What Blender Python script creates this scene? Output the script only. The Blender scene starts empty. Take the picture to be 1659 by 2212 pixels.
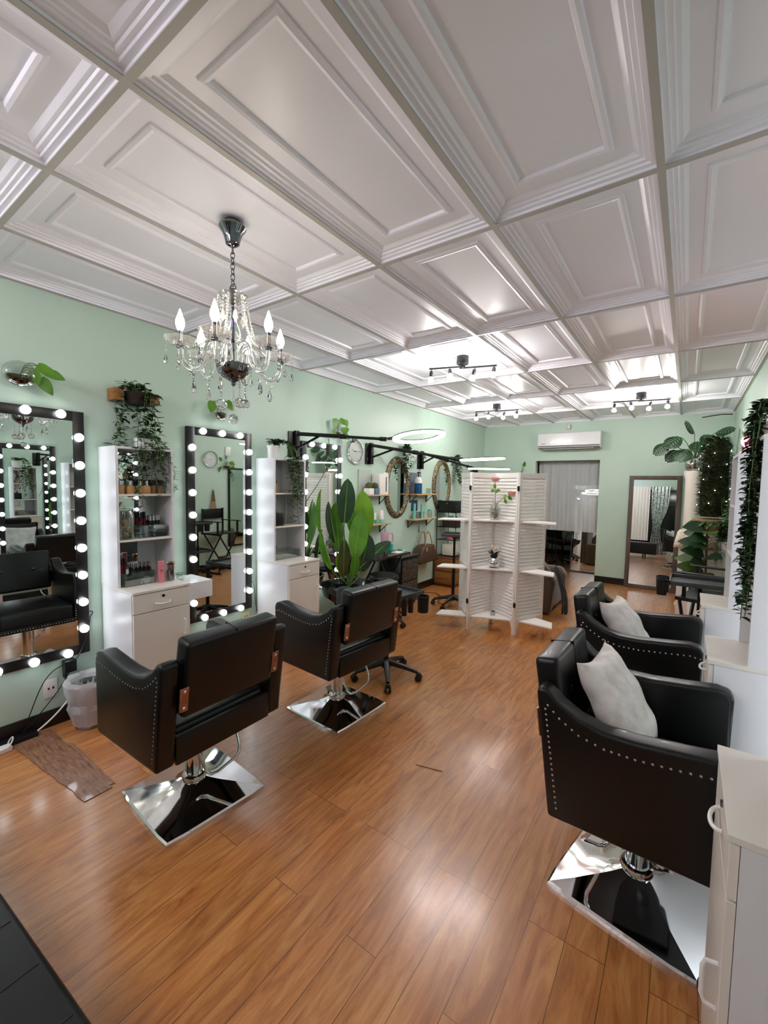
import bpy, bmesh, math, random
from mathutils import Vector, Matrix, Euler
from math import sin, cos, pi, radians, sqrt
V = Vector
rnd = random.Random(7)
sc = bpy.context.scene
COL = sc.collection

# ------------------------------------------------------------------ camera
cam_d = bpy.data.cameras.new('camera')
cam = bpy.data.objects.new('camera', cam_d)
COL.objects.link(cam)
CAM = V((3.219, 0.0, 1.56))
_r = V((0.81570057, 0.57822742, 0.01690051)); _u = V((-0.05038493, 0.0419123, 0.99785005)); _f = V((-0.57627592, 0.81479839, -0.06332183))
cam.matrix_world = Matrix(((_r.x, _u.x, -_f.x, CAM.x), (_r.y, _u.y, -_f.y, CAM.y), (_r.z, _u.z, -_f.z, CAM.z), (0, 0, 0, 1)))
cam_d.sensor_fit = 'HORIZONTAL'; cam_d.sensor_width = 36
cam_d.lens = 36 * 925.036 / 1659
cam_d.clip_start = 0.02
sc.camera = cam

# ------------------------------------------------------------------ world, exposure, light strengths
w = bpy.data.worlds.new('world'); sc.world = w; w.use_nodes = True
w.node_tree.nodes['Background'].inputs[0].default_value = (0.010, 0.012, 0.020, 1)
w.node_tree.nodes['Background'].inputs[1].default_value = 1.0
sc.view_settings.view_transform = 'Standard'; sc.view_settings.look = 'None'
sc.view_settings.gamma = 1.0; sc.view_settings.use_curve_mapping = False
EXPOSURE = 0.88
E_VANITY = 7.5      # round vanity bulbs
E_CHAND = 34.0       # candle bulbs
E_SPOT = 205.0       # bulbs in the ceiling bars
E_RING = 5.0        # ring lamps
sc.view_settings.exposure = EXPOSURE
cy = sc.cycles
cy.max_bounces = 10; cy.diffuse_bounces = 4; cy.glossy_bounces = 6; cy.transmission_bounces = 10; cy.transparent_max_bounces = 12
cy.caustics_reflective = False; cy.caustics_refractive = False
cy.sample_clamp_indirect = 6.0
cy.use_denoising = True

# ------------------------------------------------------------------ materials
def lin(c):
    c = c / 255.0
    return c / 12.92 if c <= 0.04045 else ((c + 0.055) / 1.055) ** 2.4
def rgb(r, g, b): return (lin(r), lin(g), lin(b), 1.0)
MATS = {}
def mat(name, col=(200, 200, 200), rough=0.5, metal=0.0, coat=0.0, trans=0.0, ior=1.45, emit=None, es=0.0, spec=0.5, sheen=0.0, alpha=1.0,
        noise=None, bump=None, sss=0.0):
    m = bpy.data.materials.new(name); m.use_nodes = True; MATS[name] = m
    nt = m.node_tree; b = nt.nodes['Principled BSDF']
    b.inputs['Base Color'].default_value = rgb(*col); b.inputs['Roughness'].default_value = rough
    b.inputs['Metallic'].default_value = metal; b.inputs['IOR'].default_value = ior
    b.inputs['Coat Weight'].default_value = coat; b.inputs['Coat Roughness'].default_value = 0.06
    b.inputs['Transmission Weight'].default_value = trans; b.inputs['Specular IOR Level'].default_value = spec
    b.inputs['Sheen Weight'].default_value = sheen; b.inputs['Alpha'].default_value = alpha
    if emit: b.inputs['Emission Color'].default_value = rgb(*emit); b.inputs['Emission Strength'].default_value = es
    tc = None
    if noise or bump:
        tc = nt.nodes.new('ShaderNodeTexCoord')
    if noise:   # (scale, colour2, stretch xyz)
        n = nt.nodes.new('ShaderNodeTexNoise'); n.inputs['Scale'].default_value = noise[0]; n.inputs['Detail'].default_value = 5
        mp = nt.nodes.new('ShaderNodeMapping'); mp.inputs['Scale'].default_value = noise[2] if len(noise) > 2 else (1, 1, 1)
        nt.links.new(tc.outputs['Object'], mp.inputs[0]); nt.links.new(mp.outputs[0], n.inputs['Vector'])
        cr = nt.nodes.new('ShaderNodeValToRGB'); cr.color_ramp.elements[0].position = 0.35; cr.color_ramp.elements[1].position = 0.68
        cr.color_ramp.elements[0].color = rgb(*col); cr.color_ramp.elements[1].color = rgb(*noise[1])
        nt.links.new(n.outputs['Fac'], cr.inputs[0]); nt.links.new(cr.outputs[0], b.inputs['Base Color'])
    if bump:    # (scale, strength, distance)
        n2 = nt.nodes.new('ShaderNodeTexNoise'); n2.inputs['Scale'].default_value = bump[0]; n2.inputs['Detail'].default_value = 3
        nt.links.new(tc.outputs['Object'], n2.inputs['Vector'])
        bp = nt.nodes.new('ShaderNodeBump'); bp.inputs['Strength'].default_value = bump[1]; bp.inputs['Distance'].default_value = bump[2]
        nt.links.new(n2.outputs['Fac'], bp.inputs['Height']); nt.links.new(bp.outputs[0], b.inputs['Normal'])
    return m
mint = mat('mint_paint', (184, 209, 193), 0.42, bump=(60, 0.12, 0.004), noise=(1.4, (191, 213, 199)))
ceil_m = mat('white_tile', (240, 241, 250), 0.36, bump=(160, 0.06, 0.001))
grid_m = mat('grid_grey', (176, 174, 168), 0.45)
white_m = mat('white_melamine', (228, 228, 230), 0.35)
cream_m = mat('cream_melamine', (232, 226, 216), 0.4)
wpaint = mat('white_wood_paint', (240, 236, 232), 0.5, bump=(90, 0.15, 0.002))
black_paint = mat('black_skirting', (26, 20, 18), 0.35)
leather = mat('black_leather', (6, 7, 7), 0.36, coat=0.04, bump=(260, 0.12, 0.0015))
leather2 = mat('charcoal_leather', (12, 12, 15), 0.36, bump=(220, 0.12, 0.0015))
black_metal = mat('black_metal', (14, 14, 15), 0.4, metal=0.3)
black_plastic = mat('black_plastic', (16, 16, 17), 0.38)
grey_plastic = mat('grey_plastic', (58, 62, 62), 0.4)
chrome = mat('chrome', (235, 236, 238), 0.05, metal=1.0)
dchrome = mat('dark_chrome', (120, 122, 128), 0.08, metal=1.0)
nickel = mat('nail_head', (190, 196, 198), 0.22, metal=1.0)
copper = mat('copper_plate', (186, 140, 112), 0.35, metal=0.8, noise=(30, (150, 104, 80)))
mirror_m = mat('mirror_glass', (232, 238, 236), 0.0, metal=1.0)
frame_black = mat('black_mirror_frame', (15, 13, 13), 0.3)
bulb_m = mat('vanity_bulb', (255, 255, 255), 0.3, emit=(242, 251, 255), es=E_VANITY)
flame_m = mat('candle_bulb', (255, 250, 235), 0.2, emit=(255, 243, 226), es=E_CHAND)
spot_m = mat('spot_bulb', (255, 255, 250), 0.2, emit=(255, 248, 244), es=E_SPOT)
ring_m = mat('ring_diffuser', (255, 255, 255), 0.4, emit=(255, 253, 250), es=E_RING)
fairy_m = mat('fairy_bulb', (255, 255, 240), 0.3, emit=(255, 245, 220), es=25)
pink_m = mat('pink_bulb', (255, 120, 130), 0.3, emit=(255, 70, 90), es=26)
crystal_b = mat('bead_crystal', (250, 250, 250), 0.04, trans=0.55, ior=1.5, spec=1.0)
crystal = mat('crystal', (255, 255, 255), 0.0, trans=1.0, ior=1.55, spec=0.8)
glass = mat('clear_glass', (250, 252, 250), 0.0, trans=1.0, ior=1.45)
acrylic = mat('clear_acrylic', (245, 248, 248), 0.02, trans=0.95, ior=1.3)
leaf_d = mat('leaf_dark', (16, 44, 20), 0.42, noise=(9, (28, 64, 28)))
leaf_v = mat('leaf_vine', (40, 74, 42), 0.5, noise=(30, (70, 104, 60)))
leaf_g = mat('leaf_green', (66, 118, 26), 0.38, noise=(6, (96, 150, 34)))
leaf_b = mat('leaf_bright', (110, 158, 30), 0.36, noise=(5, (78, 128, 22)))
leaf_e = mat('leaf_eucalyptus', (84, 112, 84), 0.55, noise=(20, (110, 132, 100)))
leaf_o = mat('leaf_olive', (58, 84, 18), 0.45, noise=(7, (34, 56, 14)))
leaf_br = mat('leaf_brown', (74, 70, 24), 0.5, noise=(7, (40, 56, 18)))
stem_m = mat('stem', (86, 110, 50), 0.5)
bark_m = mat('bark', (78, 60, 44), 0.8)
wood_l = mat('light_wood', (196, 160, 112), 0.5, noise=(8, (214, 184, 138), (1, 8, 1)))
wood_o = mat('orange_wood', (156, 108, 54), 0.5, noise=(8, (124, 80, 38), (1, 6, 6)))
wood_b = mat('brown_wood', (120, 72, 38), 0.45, noise=(6, (92, 54, 28), (1, 1, 8)))
wood_g = mat('grey_brown_wood', (96, 84, 72), 0.5, noise=(10, (74, 64, 54), (1, 1, 0.2)))
wood_t = mat('dark_table_top', (60, 44, 36), 0.25, noise=(5, (36, 26, 22), (1, 6, 1)))
fur_m = mat('cream_fur', (238, 228, 205), 0.9, sheen=0.5, bump=(40, 0.9, 0.02))
velvet = mat('cream_velvet', (238, 232, 224), 0.75, sheen=0.6, noise=(14, (204, 194, 184)), bump=(30, 0.3, 0.004))
fabric_br = mat('brown_fabric', (86, 74, 62), 0.9, sheen=0.3, bump=(80, 0.3, 0.003))
fabric_dk = mat('dark_throw', (44, 44, 48), 0.95, sheen=0.3, bump=(60, 0.5, 0.005))
curtain_m = mat('white_curtain', (232, 228, 222), 0.8)
beige_m = mat('beige_pot', (196, 160, 128), 0.7)
ceramic = mat('white_ceramic', (235, 235, 232), 0.25)
blue_pot = mat('blue_pot', (92, 118, 146), 0.5)
teal_m = mat('teal_plastic', (40, 176, 160), 0.4)
teal_p = mat('teal_print', (120, 206, 190), 0.5)
blue_liq = mat('blue_liquid', (22, 88, 138), 0.1, coat=0.5)
green_liq = mat('green_liquid', (24, 120, 80), 0.15)
paper = mat('white_paper', (238, 234, 226), 0.6)
pink_s = mat('pink_steel', (206, 160, 178), 0.3, coat=0.3)
pink_b = mat('pink_bottle', (214, 128, 138), 0.35)
pink_t = mat('pink_towel', (224, 142, 150), 0.9)
purple_m = mat('purple_pack', (176, 130, 210), 0.5)
tan_skin = mat('foundation_tan', (192, 150, 98), 0.35)
tan_d = mat('foundation_brown', (156, 108, 76), 0.35)
red_m = mat('dark_red', (112, 22, 34), 0.3)
rose_m = mat('rose_pink', (238, 176, 160), 0.6)
rose_w = mat('rose_cream', (226, 206, 186), 0.6)
bag_m = mat('brown_canvas', (62, 46, 34), 0.5, noise=(60, (84, 64, 44)))
tan_l = mat('tan_leather', (168, 120, 84), 0.45)
rattan = mat('dark_rattan', (30, 24, 20), 0.4, noise=(40, (96, 84, 72)), bump=(50, 1.0, 0.02))
wicker = mat('dark_wicker', (52, 42, 32), 0.6, bump=(60, 1.0, 0.01))
stone_m = mat('shell_fill', (196, 178, 160), 0.6, noise=(60, (110, 88, 72)))
ornate = mat('antique_silver', (150, 138, 110), 0.32, metal=0.85, noise=(30, (60, 54, 42)), bump=(34, 1.0, 0.03))
moss_m = mat('moss', (48, 56, 26), 0.95, noise=(14, (28, 32, 14)), bump=(40, 1.0, 0.03))
soil = mat('soil', (40, 30, 24), 0.9)
steel_b = mat('brushed_silver', (200, 198, 196), 0.18, metal=1.0, bump=(18, 0.6, 0.01))
water = mat('brown_water', (66, 54, 24), 0.05, trans=0.6, ior=1.33)
hair_m = mat('hair_ombre', (60, 38, 30), 0.6, noise=(20, (150, 112, 78), (1, 1, 4)))
night = mat('night_glass', (6, 7, 10), 0.08)
bagpl = mat('thin_plastic', (236, 238, 240), 0.15, trans=0.55, ior=1.12, bump=(22, 1.0, 0.02))
sensor_m = mat('sensor_plastic', (206, 206, 186), 0.5)
ac_m = mat('ac_plastic', (228, 228, 230), 0.22, coat=0.35)
drk_ink = mat('dark_ink', (44, 40, 44), 0.5)
gold_m = mat('gold', (196, 160, 90), 0.25, metal=1.0)
silv_cap = mat('silver_cap', (214, 216, 220), 0.15, metal=1.0)
burlap = mat('damaged_plank', (118, 74, 48), 0.3, coat=0.3, noise=(9, (156, 118, 96), (1.5, 9, 1)), bump=(30, 0.4, 0.01))

def floor_material():
    m = bpy.data.materials.new('wood_floor'); m.use_nodes = True; nt = m.node_tree; b = nt.nodes['Principled BSDF']
    N = nt.nodes.new; L = nt.links.new
    tc = N('ShaderNodeTexCoord')
    sep = N('ShaderNodeSeparateXYZ'); L(tc.outputs['Object'], sep.inputs[0])
    addx = N('ShaderNodeMath'); addx.operation = 'ADD'; addx.inputs[1].default_value = -1.342 + 0.1238 * 40
    L(sep.outputs['X'], addx.inputs[0])
    addy = N('ShaderNodeMath'); addy.operation = 'ADD'; addy.inputs[1].default_value = 20.35; L(sep.outputs['Y'], addy.inputs[0])
    com = N('ShaderNodeCombineXYZ'); L(addy.outputs[0], com.inputs['X']); L(addx.outputs[0], com.inputs['Y'])
    br = N('ShaderNodeTexBrick'); L(com.outputs[0], br.inputs['Vector'])
    br.inputs['Scale'].default_value = 1.0; br.inputs['Brick Width'].default_value = 1.15; br.inputs['Row Height'].default_value = 0.1238
    br.inputs['Mortar Size'].default_value = 0.0011; br.inputs['Mortar Smooth'].default_value = 0.3; br.offset = 0.37; br.offset_frequency = 3; br.squash = 1
    br.inputs['Color1'].default_value = (0.0, 0, 0, 1); br.inputs['Color2'].default_value = (1, 1, 1, 1); br.inputs['Mortar'].default_value = (0.5, 0.5, 0.5, 1)
    mp = N('ShaderNodeMapping'); mp.inputs['Scale'].default_value = (9, 1.1, 1); L(tc.outputs['Object'], mp.inputs[0])
    n = N('ShaderNodeTexNoise'); n.inputs['Scale'].default_value = 1.9; n.inputs['Detail'].default_value = 8; n.inputs['Roughness'].default_value = 0.68; n.inputs['Distortion'].default_value = 1.8
    off = N('ShaderNodeVectorMath'); off.operation = 'ADD'
    sc_ = N('ShaderNodeVectorMath'); sc_.operation = 'SCALE'; sc_.inputs['Scale'].default_value = 13.0
    L(br.outputs['Color'], sc_.inputs[0]); L(mp.outputs[0], off.inputs[0]); L(sc_.outputs[0], off.inputs[1]); L(off.outputs[0], n.inputs['Vector'])
    cr = N('ShaderNodeValToRGB'); e = cr.color_ramp.elements
    e[0].position = 0.28; e[0].color = rgb(140, 78, 38); e[1].position = 0.75; e[1].color = rgb(216, 158, 98)
    k = cr.color_ramp.elements.new(0.5); k.color = rgb(188, 122, 66)
    L(n.outputs['Fac'], cr.inputs[0])
    hsv = N('ShaderNodeHueSaturation'); L(cr.outputs[0], hsv.inputs['Color'])
    mr = N('ShaderNodeMapRange'); mr.inputs['To Min'].default_value = 0.92; mr.inputs['To Max'].default_value = 1.08
    L(br.outputs['Color'], mr.inputs['Value']); L(mr.outputs[0], hsv.inputs['Value'])
    mix = N('ShaderNodeMix'); mix.data_type = 'RGBA'; L(br.outputs['Fac'], mix.inputs[0]); L(hsv.outputs[0], mix.inputs[6]); mix.inputs[7].default_value = rgb(58, 34, 22)
    L(mix.outputs[2], b.inputs['Base Color'])
    b.inputs['Roughness'].default_value = 0.32; b.inputs['Coat Weight'].default_value = 0.7; b.inputs['Coat Roughness'].default_value = 0.18
    # gentle cupping of the boards along their length, plus seams
    mp2 = N('ShaderNodeMapping'); mp2.inputs['Scale'].default_value = (16, 1.3, 1); L(tc.outputs['Object'], mp2.inputs[0])
    n2 = N('ShaderNodeTexNoise'); n2.inputs['Scale'].default_value = 1.0; n2.inputs['Detail'].default_value = 2; L(mp2.outputs[0], n2.inputs['Vector'])
    sub = N('ShaderNodeMath'); sub.operation = 'MULTIPLY_ADD'; sub.inputs[1].default_value = -0.6; L(br.outputs['Fac'], sub.inputs[0]); L(n2.outputs['Fac'], sub.inputs[2])
    bp = N('ShaderNodeBump'); bp.inputs['Strength'].default_value = 0.12; bp.inputs['Distance'].default_value = 0.003; L(sub.outputs[0], bp.inputs['Height'])
    L(bp.outputs[0], b.inputs['Normal'])
    bc = N('ShaderNodeBump'); bc.inputs['Strength'].default_value = 0.06; bc.inputs['Distance'].default_value = 0.003; L(sub.outputs[0], bc.inputs['Height']); L(bc.outputs[0], b.inputs['Coat Normal'])
    return m
floor_m = floor_material()

def sheer_material(name, col, a):
    m = bpy.data.materials.new(name); m.use_nodes = True; nt = m.node_tree; b = nt.nodes['Principled BSDF']; out = nt.nodes['Material Output']
    b.inputs['Base Color'].default_value = rgb(*col); b.inputs['Roughness'].default_value = 0.8
    t = nt.nodes.new('ShaderNodeBsdfTransparent'); mx = nt.nodes.new('ShaderNodeMixShader'); mx.inputs[0].default_value = a
    nt.links.new(t.outputs[0], mx.inputs[1]); nt.links.new(b.outputs[0], mx.inputs[2]); nt.links.new(mx.outputs[0], out.inputs[0])
    return m
sheer = sheer_material('sheer_voile', (224, 228, 230), 0.62)
bin_bag = sheer_material('bin_liner', (240, 242, 244), 0.42)
def thin_glass(name, col, a, rough=0.0):
    m = bpy.data.materials.new(name); m.use_nodes = True; nt = m.node_tree; out = nt.nodes['Material Output']; nt.nodes.remove(nt.nodes['Principled BSDF'])
    t = nt.nodes.new('ShaderNodeBsdfTransparent'); t.inputs[0].default_value = rgb(*col); gl = nt.nodes.new('ShaderNodeBsdfGlossy'); gl.inputs['Roughness'].default_value = rough
    lw = nt.nodes.new('ShaderNodeLayerWeight'); lw.inputs[0].default_value = 0.35; mr = nt.nodes.new('ShaderNodeMapRange'); mr.inputs['To Min'].default_value = a; mr.inputs['To Max'].default_value = 0.85
    mx = nt.nodes.new('ShaderNodeMixShader'); nt.links.new(lw.outputs['Facing'], mr.inputs[0]); nt.links.new(mr.outputs[0], mx.inputs[0]); nt.links.new(t.outputs[0], mx.inputs[1]); nt.links.new(gl.outputs[0], mx.inputs[2]); nt.links.new(mx.outputs[0], out.inputs[0])
    return m
crystal_t = thin_glass('dish_crystal', (250, 250, 250), 0.18, 0.06)
_nt = crystal_t.node_tree; _o = _nt.nodes['Material Output']; _src = _o.inputs[0].links[0].from_socket
_d = _nt.nodes.new('ShaderNodeBsdfTranslucent'); _m = _nt.nodes.new('ShaderNodeMixShader'); _m.inputs[0].default_value = 0.05
_nt.links.new(_src, _m.inputs[1]); _nt.links.new(_d.outputs[0], _m.inputs[2]); _nt.links.new(_m.outputs[0], _o.inputs[0])
glass = thin_glass('clear_glass', (244, 248, 244), 0.06)
acrylic = thin_glass('clear_acrylic', (236, 240, 240), 0.12, 0.03)
water = thin_glass('brown_water', (150, 128, 84), 0.08)
def sequin_material():
    m = mat('sequins', (210, 216, 214), 0.18, metal=0.9)
    nt = m.node_tree; b = nt.nodes['Principled BSDF']
    tc = nt.nodes.new('ShaderNodeTexCoord'); v = nt.nodes.new('ShaderNodeTexVoronoi'); v.inputs['Scale'].default_value = 45
    nt.links.new(tc.outputs['Object'], v.inputs['Vector'])
    cr = nt.nodes.new('ShaderNodeValToRGB'); cr.color_ramp.elements[0].color = rgb(60, 66, 66); cr.color_ramp.elements[1].color = rgb(245, 250, 246)
    nt.links.new(v.outputs['Color'], cr.inputs[0]); nt.links.new(cr.outputs[0], b.inputs['Base Color'])
    bp = nt.nodes.new('ShaderNodeBump'); bp.inputs['Distance'].default_value = 0.02; nt.links.new(v.outputs['Color'], bp.inputs['Height']); nt.links.new(bp.outputs[0], b.inputs['Normal'])
    return m
sequin = sequin_material()

# ------------------------------------------------------------------ mesh helper
class G:
    def __init__(s): s.bm = bmesh.new()
    def _merge(s, t, M=None):
        if M is not None: bmesh.ops.transform(t, matrix=M, verts=t.verts)
        me = bpy.data.meshes.new('tmp'); t.to_mesh(me); t.free(); s.bm.from_mesh(me); bpy.data.meshes.remove(me); return s
    def box(s, x0, x1, y0, y1, z0, z1, bev=0.0, seg=2, M=None):
        t = bmesh.new(); bmesh.ops.create_cube(t, size=1)
        bmesh.ops.transform(t, matrix=Matrix.Translation(((x0+x1)/2, (y0+y1)/2, (z0+z1)/2)) @ Matrix.Diagonal((abs(x1-x0), abs(y1-y0), abs(z1-z0), 1)), verts=t.verts)
        if bev > 0: bmesh.ops.bevel(t, geom=t.edges[:], offset=bev, segments=seg, profile=0.6, affect='EDGES')
        return s._merge(t, M)
    def prism(s, pts, axis, a, b, bev=0.0, seg=2, M=None):
        # pts: 2D outline; axis 'y': (x,z) ; 'x': (y,z) ; 'z': (x,y)
        t = bmesh.new()
        def P(p, c): return {'y': (p[0], c, p[1]), 'x': (c, p[0], p[1]), 'z': (p[0], p[1], c)}[axis]
        va = [t.verts.new(P(p, a)) for p in pts]; vb = [t.verts.new(P(p, b)) for p in pts]; n = len(pts)
        t.faces.new(va); t.faces.new(vb[::-1])
        for i in range(n): t.faces.new((va[i], vb[i], vb[(i+1) % n], va[(i+1) % n]))
        bmesh.ops.recalc_face_normals(t, faces=t.faces)
        if bev > 0:
            ed = [e for e in t.edges if len(e.link_faces) == 2 and e.link_faces[0].normal.angle(e.link_faces[1].normal, 0) > 0.6]
            bmesh.ops.bevel(t, geom=ed, offset=bev, segments=seg, profile=0.6, affect='EDGES')
        return s._merge(t, M)
    def cyl(s, p0, p1, r0, r1=None, n=16, cap=True):
        p0 = V(p0); p1 = V(p1); r1 = r0 if r1 is None else r1; d = p1 - p0
        t = bmesh.new(); bmesh.ops.create_cone(t, cap_ends=cap, segments=n, radius1=r0, radius2=r1, depth=d.length)
        M = Matrix.Translation((p0+p1)/2) @ d.to_track_quat('Z', 'Y').to_matrix().to_4x4()
        return s._merge(t, M)
    def tube(s, pts, r, n=8, closed=False, cap=True):
        pts = [V(p) for p in pts]; N = len(pts); rr = r if isinstance(r, (list, tuple)) else [r]*N
        rings = []; up = V((0, 0, 1)); prev = None
        for i, p in enumerate(pts):
            a = pts[(i-1) % N] if closed or i > 0 else p; b = pts[(i+1) % N] if closed or i < N-1 else p
            d = (b - a).normalized() if (b-a).length > 1e-9 else V((0, 0, 1))
            if prev is None:
                x = d.cross(up) if abs(d.dot(up)) < 0.95 else d.cross(V((1, 0, 0)))
            else: x = prev - d * prev.dot(d)
            x.normalize(); prev = x; y = d.cross(x)
            rings.append([s.bm.verts.new(p + (x*cos(2*pi*k/n) + y*sin(2*pi*k/n))*rr[i]) for k in range(n)])
        for i in range(N if closed else N-1):
            A = rings[i]; B = rings[(i+1) % N]
            for k in range(n): s.bm.faces.new((A[k], A[(k+1) % n], B[(k+1) % n], B[k]))
        if not closed and cap: s.bm.faces.new(rings[0][::-1]); s.bm.faces.new(rings[-1])
        return s
    def lathe(s, prof, n=24, o=(0, 0, 0), M=None, wave=0, wn=8):
        t = bmesh.new(); rings = []
        for (r, z) in prof:
            if r < 1e-5: rings.append([t.verts.new((0, 0, z))])
            else: rings.append([t.verts.new(((r*(1+wave*cos(wn*2*pi*k/n)))*cos(2*pi*k/n), (r*(1+wave*cos(wn*2*pi*k/n)))*sin(2*pi*k/n), z)) for k in range(n)])
        for i in range(len(prof)-1):
            A, B = rings[i], rings[i+1]
            if len(A) == 1 and len(B) == 1: continue
            for k in range(n):
                if len(A) == 1: t.faces.new((A[0], B[(k+1) % n], B[k]))
                elif len(B) == 1: t.faces.new((A[k], A[(k+1) % n], B[0]))
                else: t.faces.new((A[k], A[(k+1) % n], B[(k+1) % n], B[k]))
        bmesh.ops.recalc_face_normals(t, faces=t.faces)
        MM = Matrix.Translation(o)
        if M is not None: MM = MM @ M
        return s._merge(t, MM)
    def ball(s, c, r, n=12, sz=(1, 1, 1), M=None):
        t = bmesh.new(); bmesh.ops.create_uvsphere(t, u_segments=n, v_segments=max(4, n*2//3), radius=r)
        MM = Matrix.Translation(c) @ (M if M is not None else Matrix.Identity(4)) @ Matrix.Diagonal((*sz, 1))
        return s._merge(t, MM)
    def ico(s, c, r, sub=1, sz=(1, 1, 1)):
        t = bmesh.new(); bmesh.ops.create_icosphere(t, subdivisions=sub, radius=r)
        return s._merge(t, Matrix.Translation(c) @ Matrix.Diagonal((*sz, 1)))
    def torus(s, c, R, r, n=32, m=8, M=None, sz=(1, 1, 1)):
        pts = [V((R*cos(2*pi*i/n), R*sin(2*pi*i/n), 0)) for i in range(n)]
        t = G(); t.tube(pts, r, m, closed=True)
        MM = Matrix.Translation(c) @ (M if M is not None else Matrix.Identity(4)) @ Matrix.Diagonal((*sz, 1))
        return s._merge(t.bm, MM)
    def grid(s, f, nu, nv, thick=0.0):
        vs = [[s.bm.verts.new(f(i/nu, j/nv)) for j in range(nv+1)] for i in range(nu+1)]
        for i in range(nu):
            for j in range(nv): s.bm.faces.new((vs[i][j], vs[i+1][j], vs[i+1][j+1], vs[i][j+1]))
        return s
    def leaf(s, p, d, L, W, up=(0, 0, 1), segs=4, fold=0.25, curl=0.3, shape='oval'):
        p = V(p); d = V(d).normalized(); up = V(up); side = d.cross(up)
        if side.length < 0.05: side = d.cross(V((1, 0.3, 0)))
        side.normalize(); nrm = side.cross(d).normalized(); rows = []
        for i in range(segs+1):
            t = i/segs
            if shape == 'heart': wd = W*0.5*(sin(pi*min(1, t*0.86+0.14))**0.7)*(1.25-0.55*t) if t < 1 else 0
            elif shape == 'banana': wd = W*0.5*(sin(pi*(0.05+0.95*t))**0.6 if t < 1 else 0)
            else: wd = W*0.5*sin(pi*(0.05+0.95*t))
            q = p + d*L*t - nrm*(curl*L*t*t); wd = max(wd, 0.0003)
            rows.append((s.bm.verts.new(q - side*wd + nrm*wd*fold), s.bm.verts.new(q), s.bm.verts.new(q + side*wd + nrm*wd*fold)))
        for i in range(segs):
            a, b = rows[i], rows[i+1]
            s.bm.faces.new((a[0], a[1], b[1], b[0])); s.bm.faces.new((a[1], a[2], b[2], b[1]))
        return s
    def build(s, name, m, parent=None, smooth=True, ang=40, loc=None):
        me = bpy.data.meshes.new(name); s.bm.to_mesh(me); s.bm.free()
        if isinstance(m, (list, tuple)):
            for x in m: me.materials.append(x)
        else: me.materials.append(m)
        if smooth and len(me.polygons):
            me.polygons.foreach_set('use_smooth', [True]*len(me.polygons)); me.set_sharp_from_angle(angle=radians(ang))
        o = bpy.data.objects.new(name, me); COL.objects.link(o)
        if parent is not None: o.parent = parent
        if loc is not None: o.location = loc
        return o

def thing(name, label, cat, loc=(0, 0, 0), rz=0.0, group=None):
    o = bpy.data.objects.new(name, None); COL.objects.link(o); o.location = loc; o.rotation_euler = (0, 0, rz); o.empty_display_size = 0.05
    o['label'] = label; o['category'] = cat
    if group: o['group'] = group
    return o
def tag(o, label, cat, group=None, kind=None):
    o['label'] = label; o['category'] = cat
    if group: o['group'] = group
    if kind: o['kind'] = kind
    return o
def struct(o): o['kind'] = 'structure'; return o
KIDS = {}
def copy_tree(o, loc=None, rz=None, label=None, parent=None, group=None):
    c = o.copy(); COL.objects.link(c); c.parent = parent
    for ch in [x for x in o.children]: copy_tree(ch, parent=c)
    if parent is None:
        if loc is not None: c.location = loc
        if rz is not None: c.rotation_euler = (0, 0, rz)
        if label: c['label'] = label
        if group: c['group'] = group
    return c
def rotX(a): return Matrix.Rotation(a, 4, 'X')
def rotY(a): return Matrix.Rotation(a, 4, 'Y')
def rotZ(a): return Matrix.Rotation(a, 4, 'Z')
def bez(p0, p1, p2, p3, n=12):
    p0, p1, p2, p3 = map(V, (p0, p1, p2, p3)); out = []
    for i in range(n+1):
        t = i/n; out.append(p0*(1-t)**3 + p1*3*t*(1-t)**2 + p2*3*t*t*(1-t) + p3*t**3)
    return out

RW = 3.71; YB = 7.851; HC = 2.684; YF = -2.6; YE = 10.6
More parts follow.
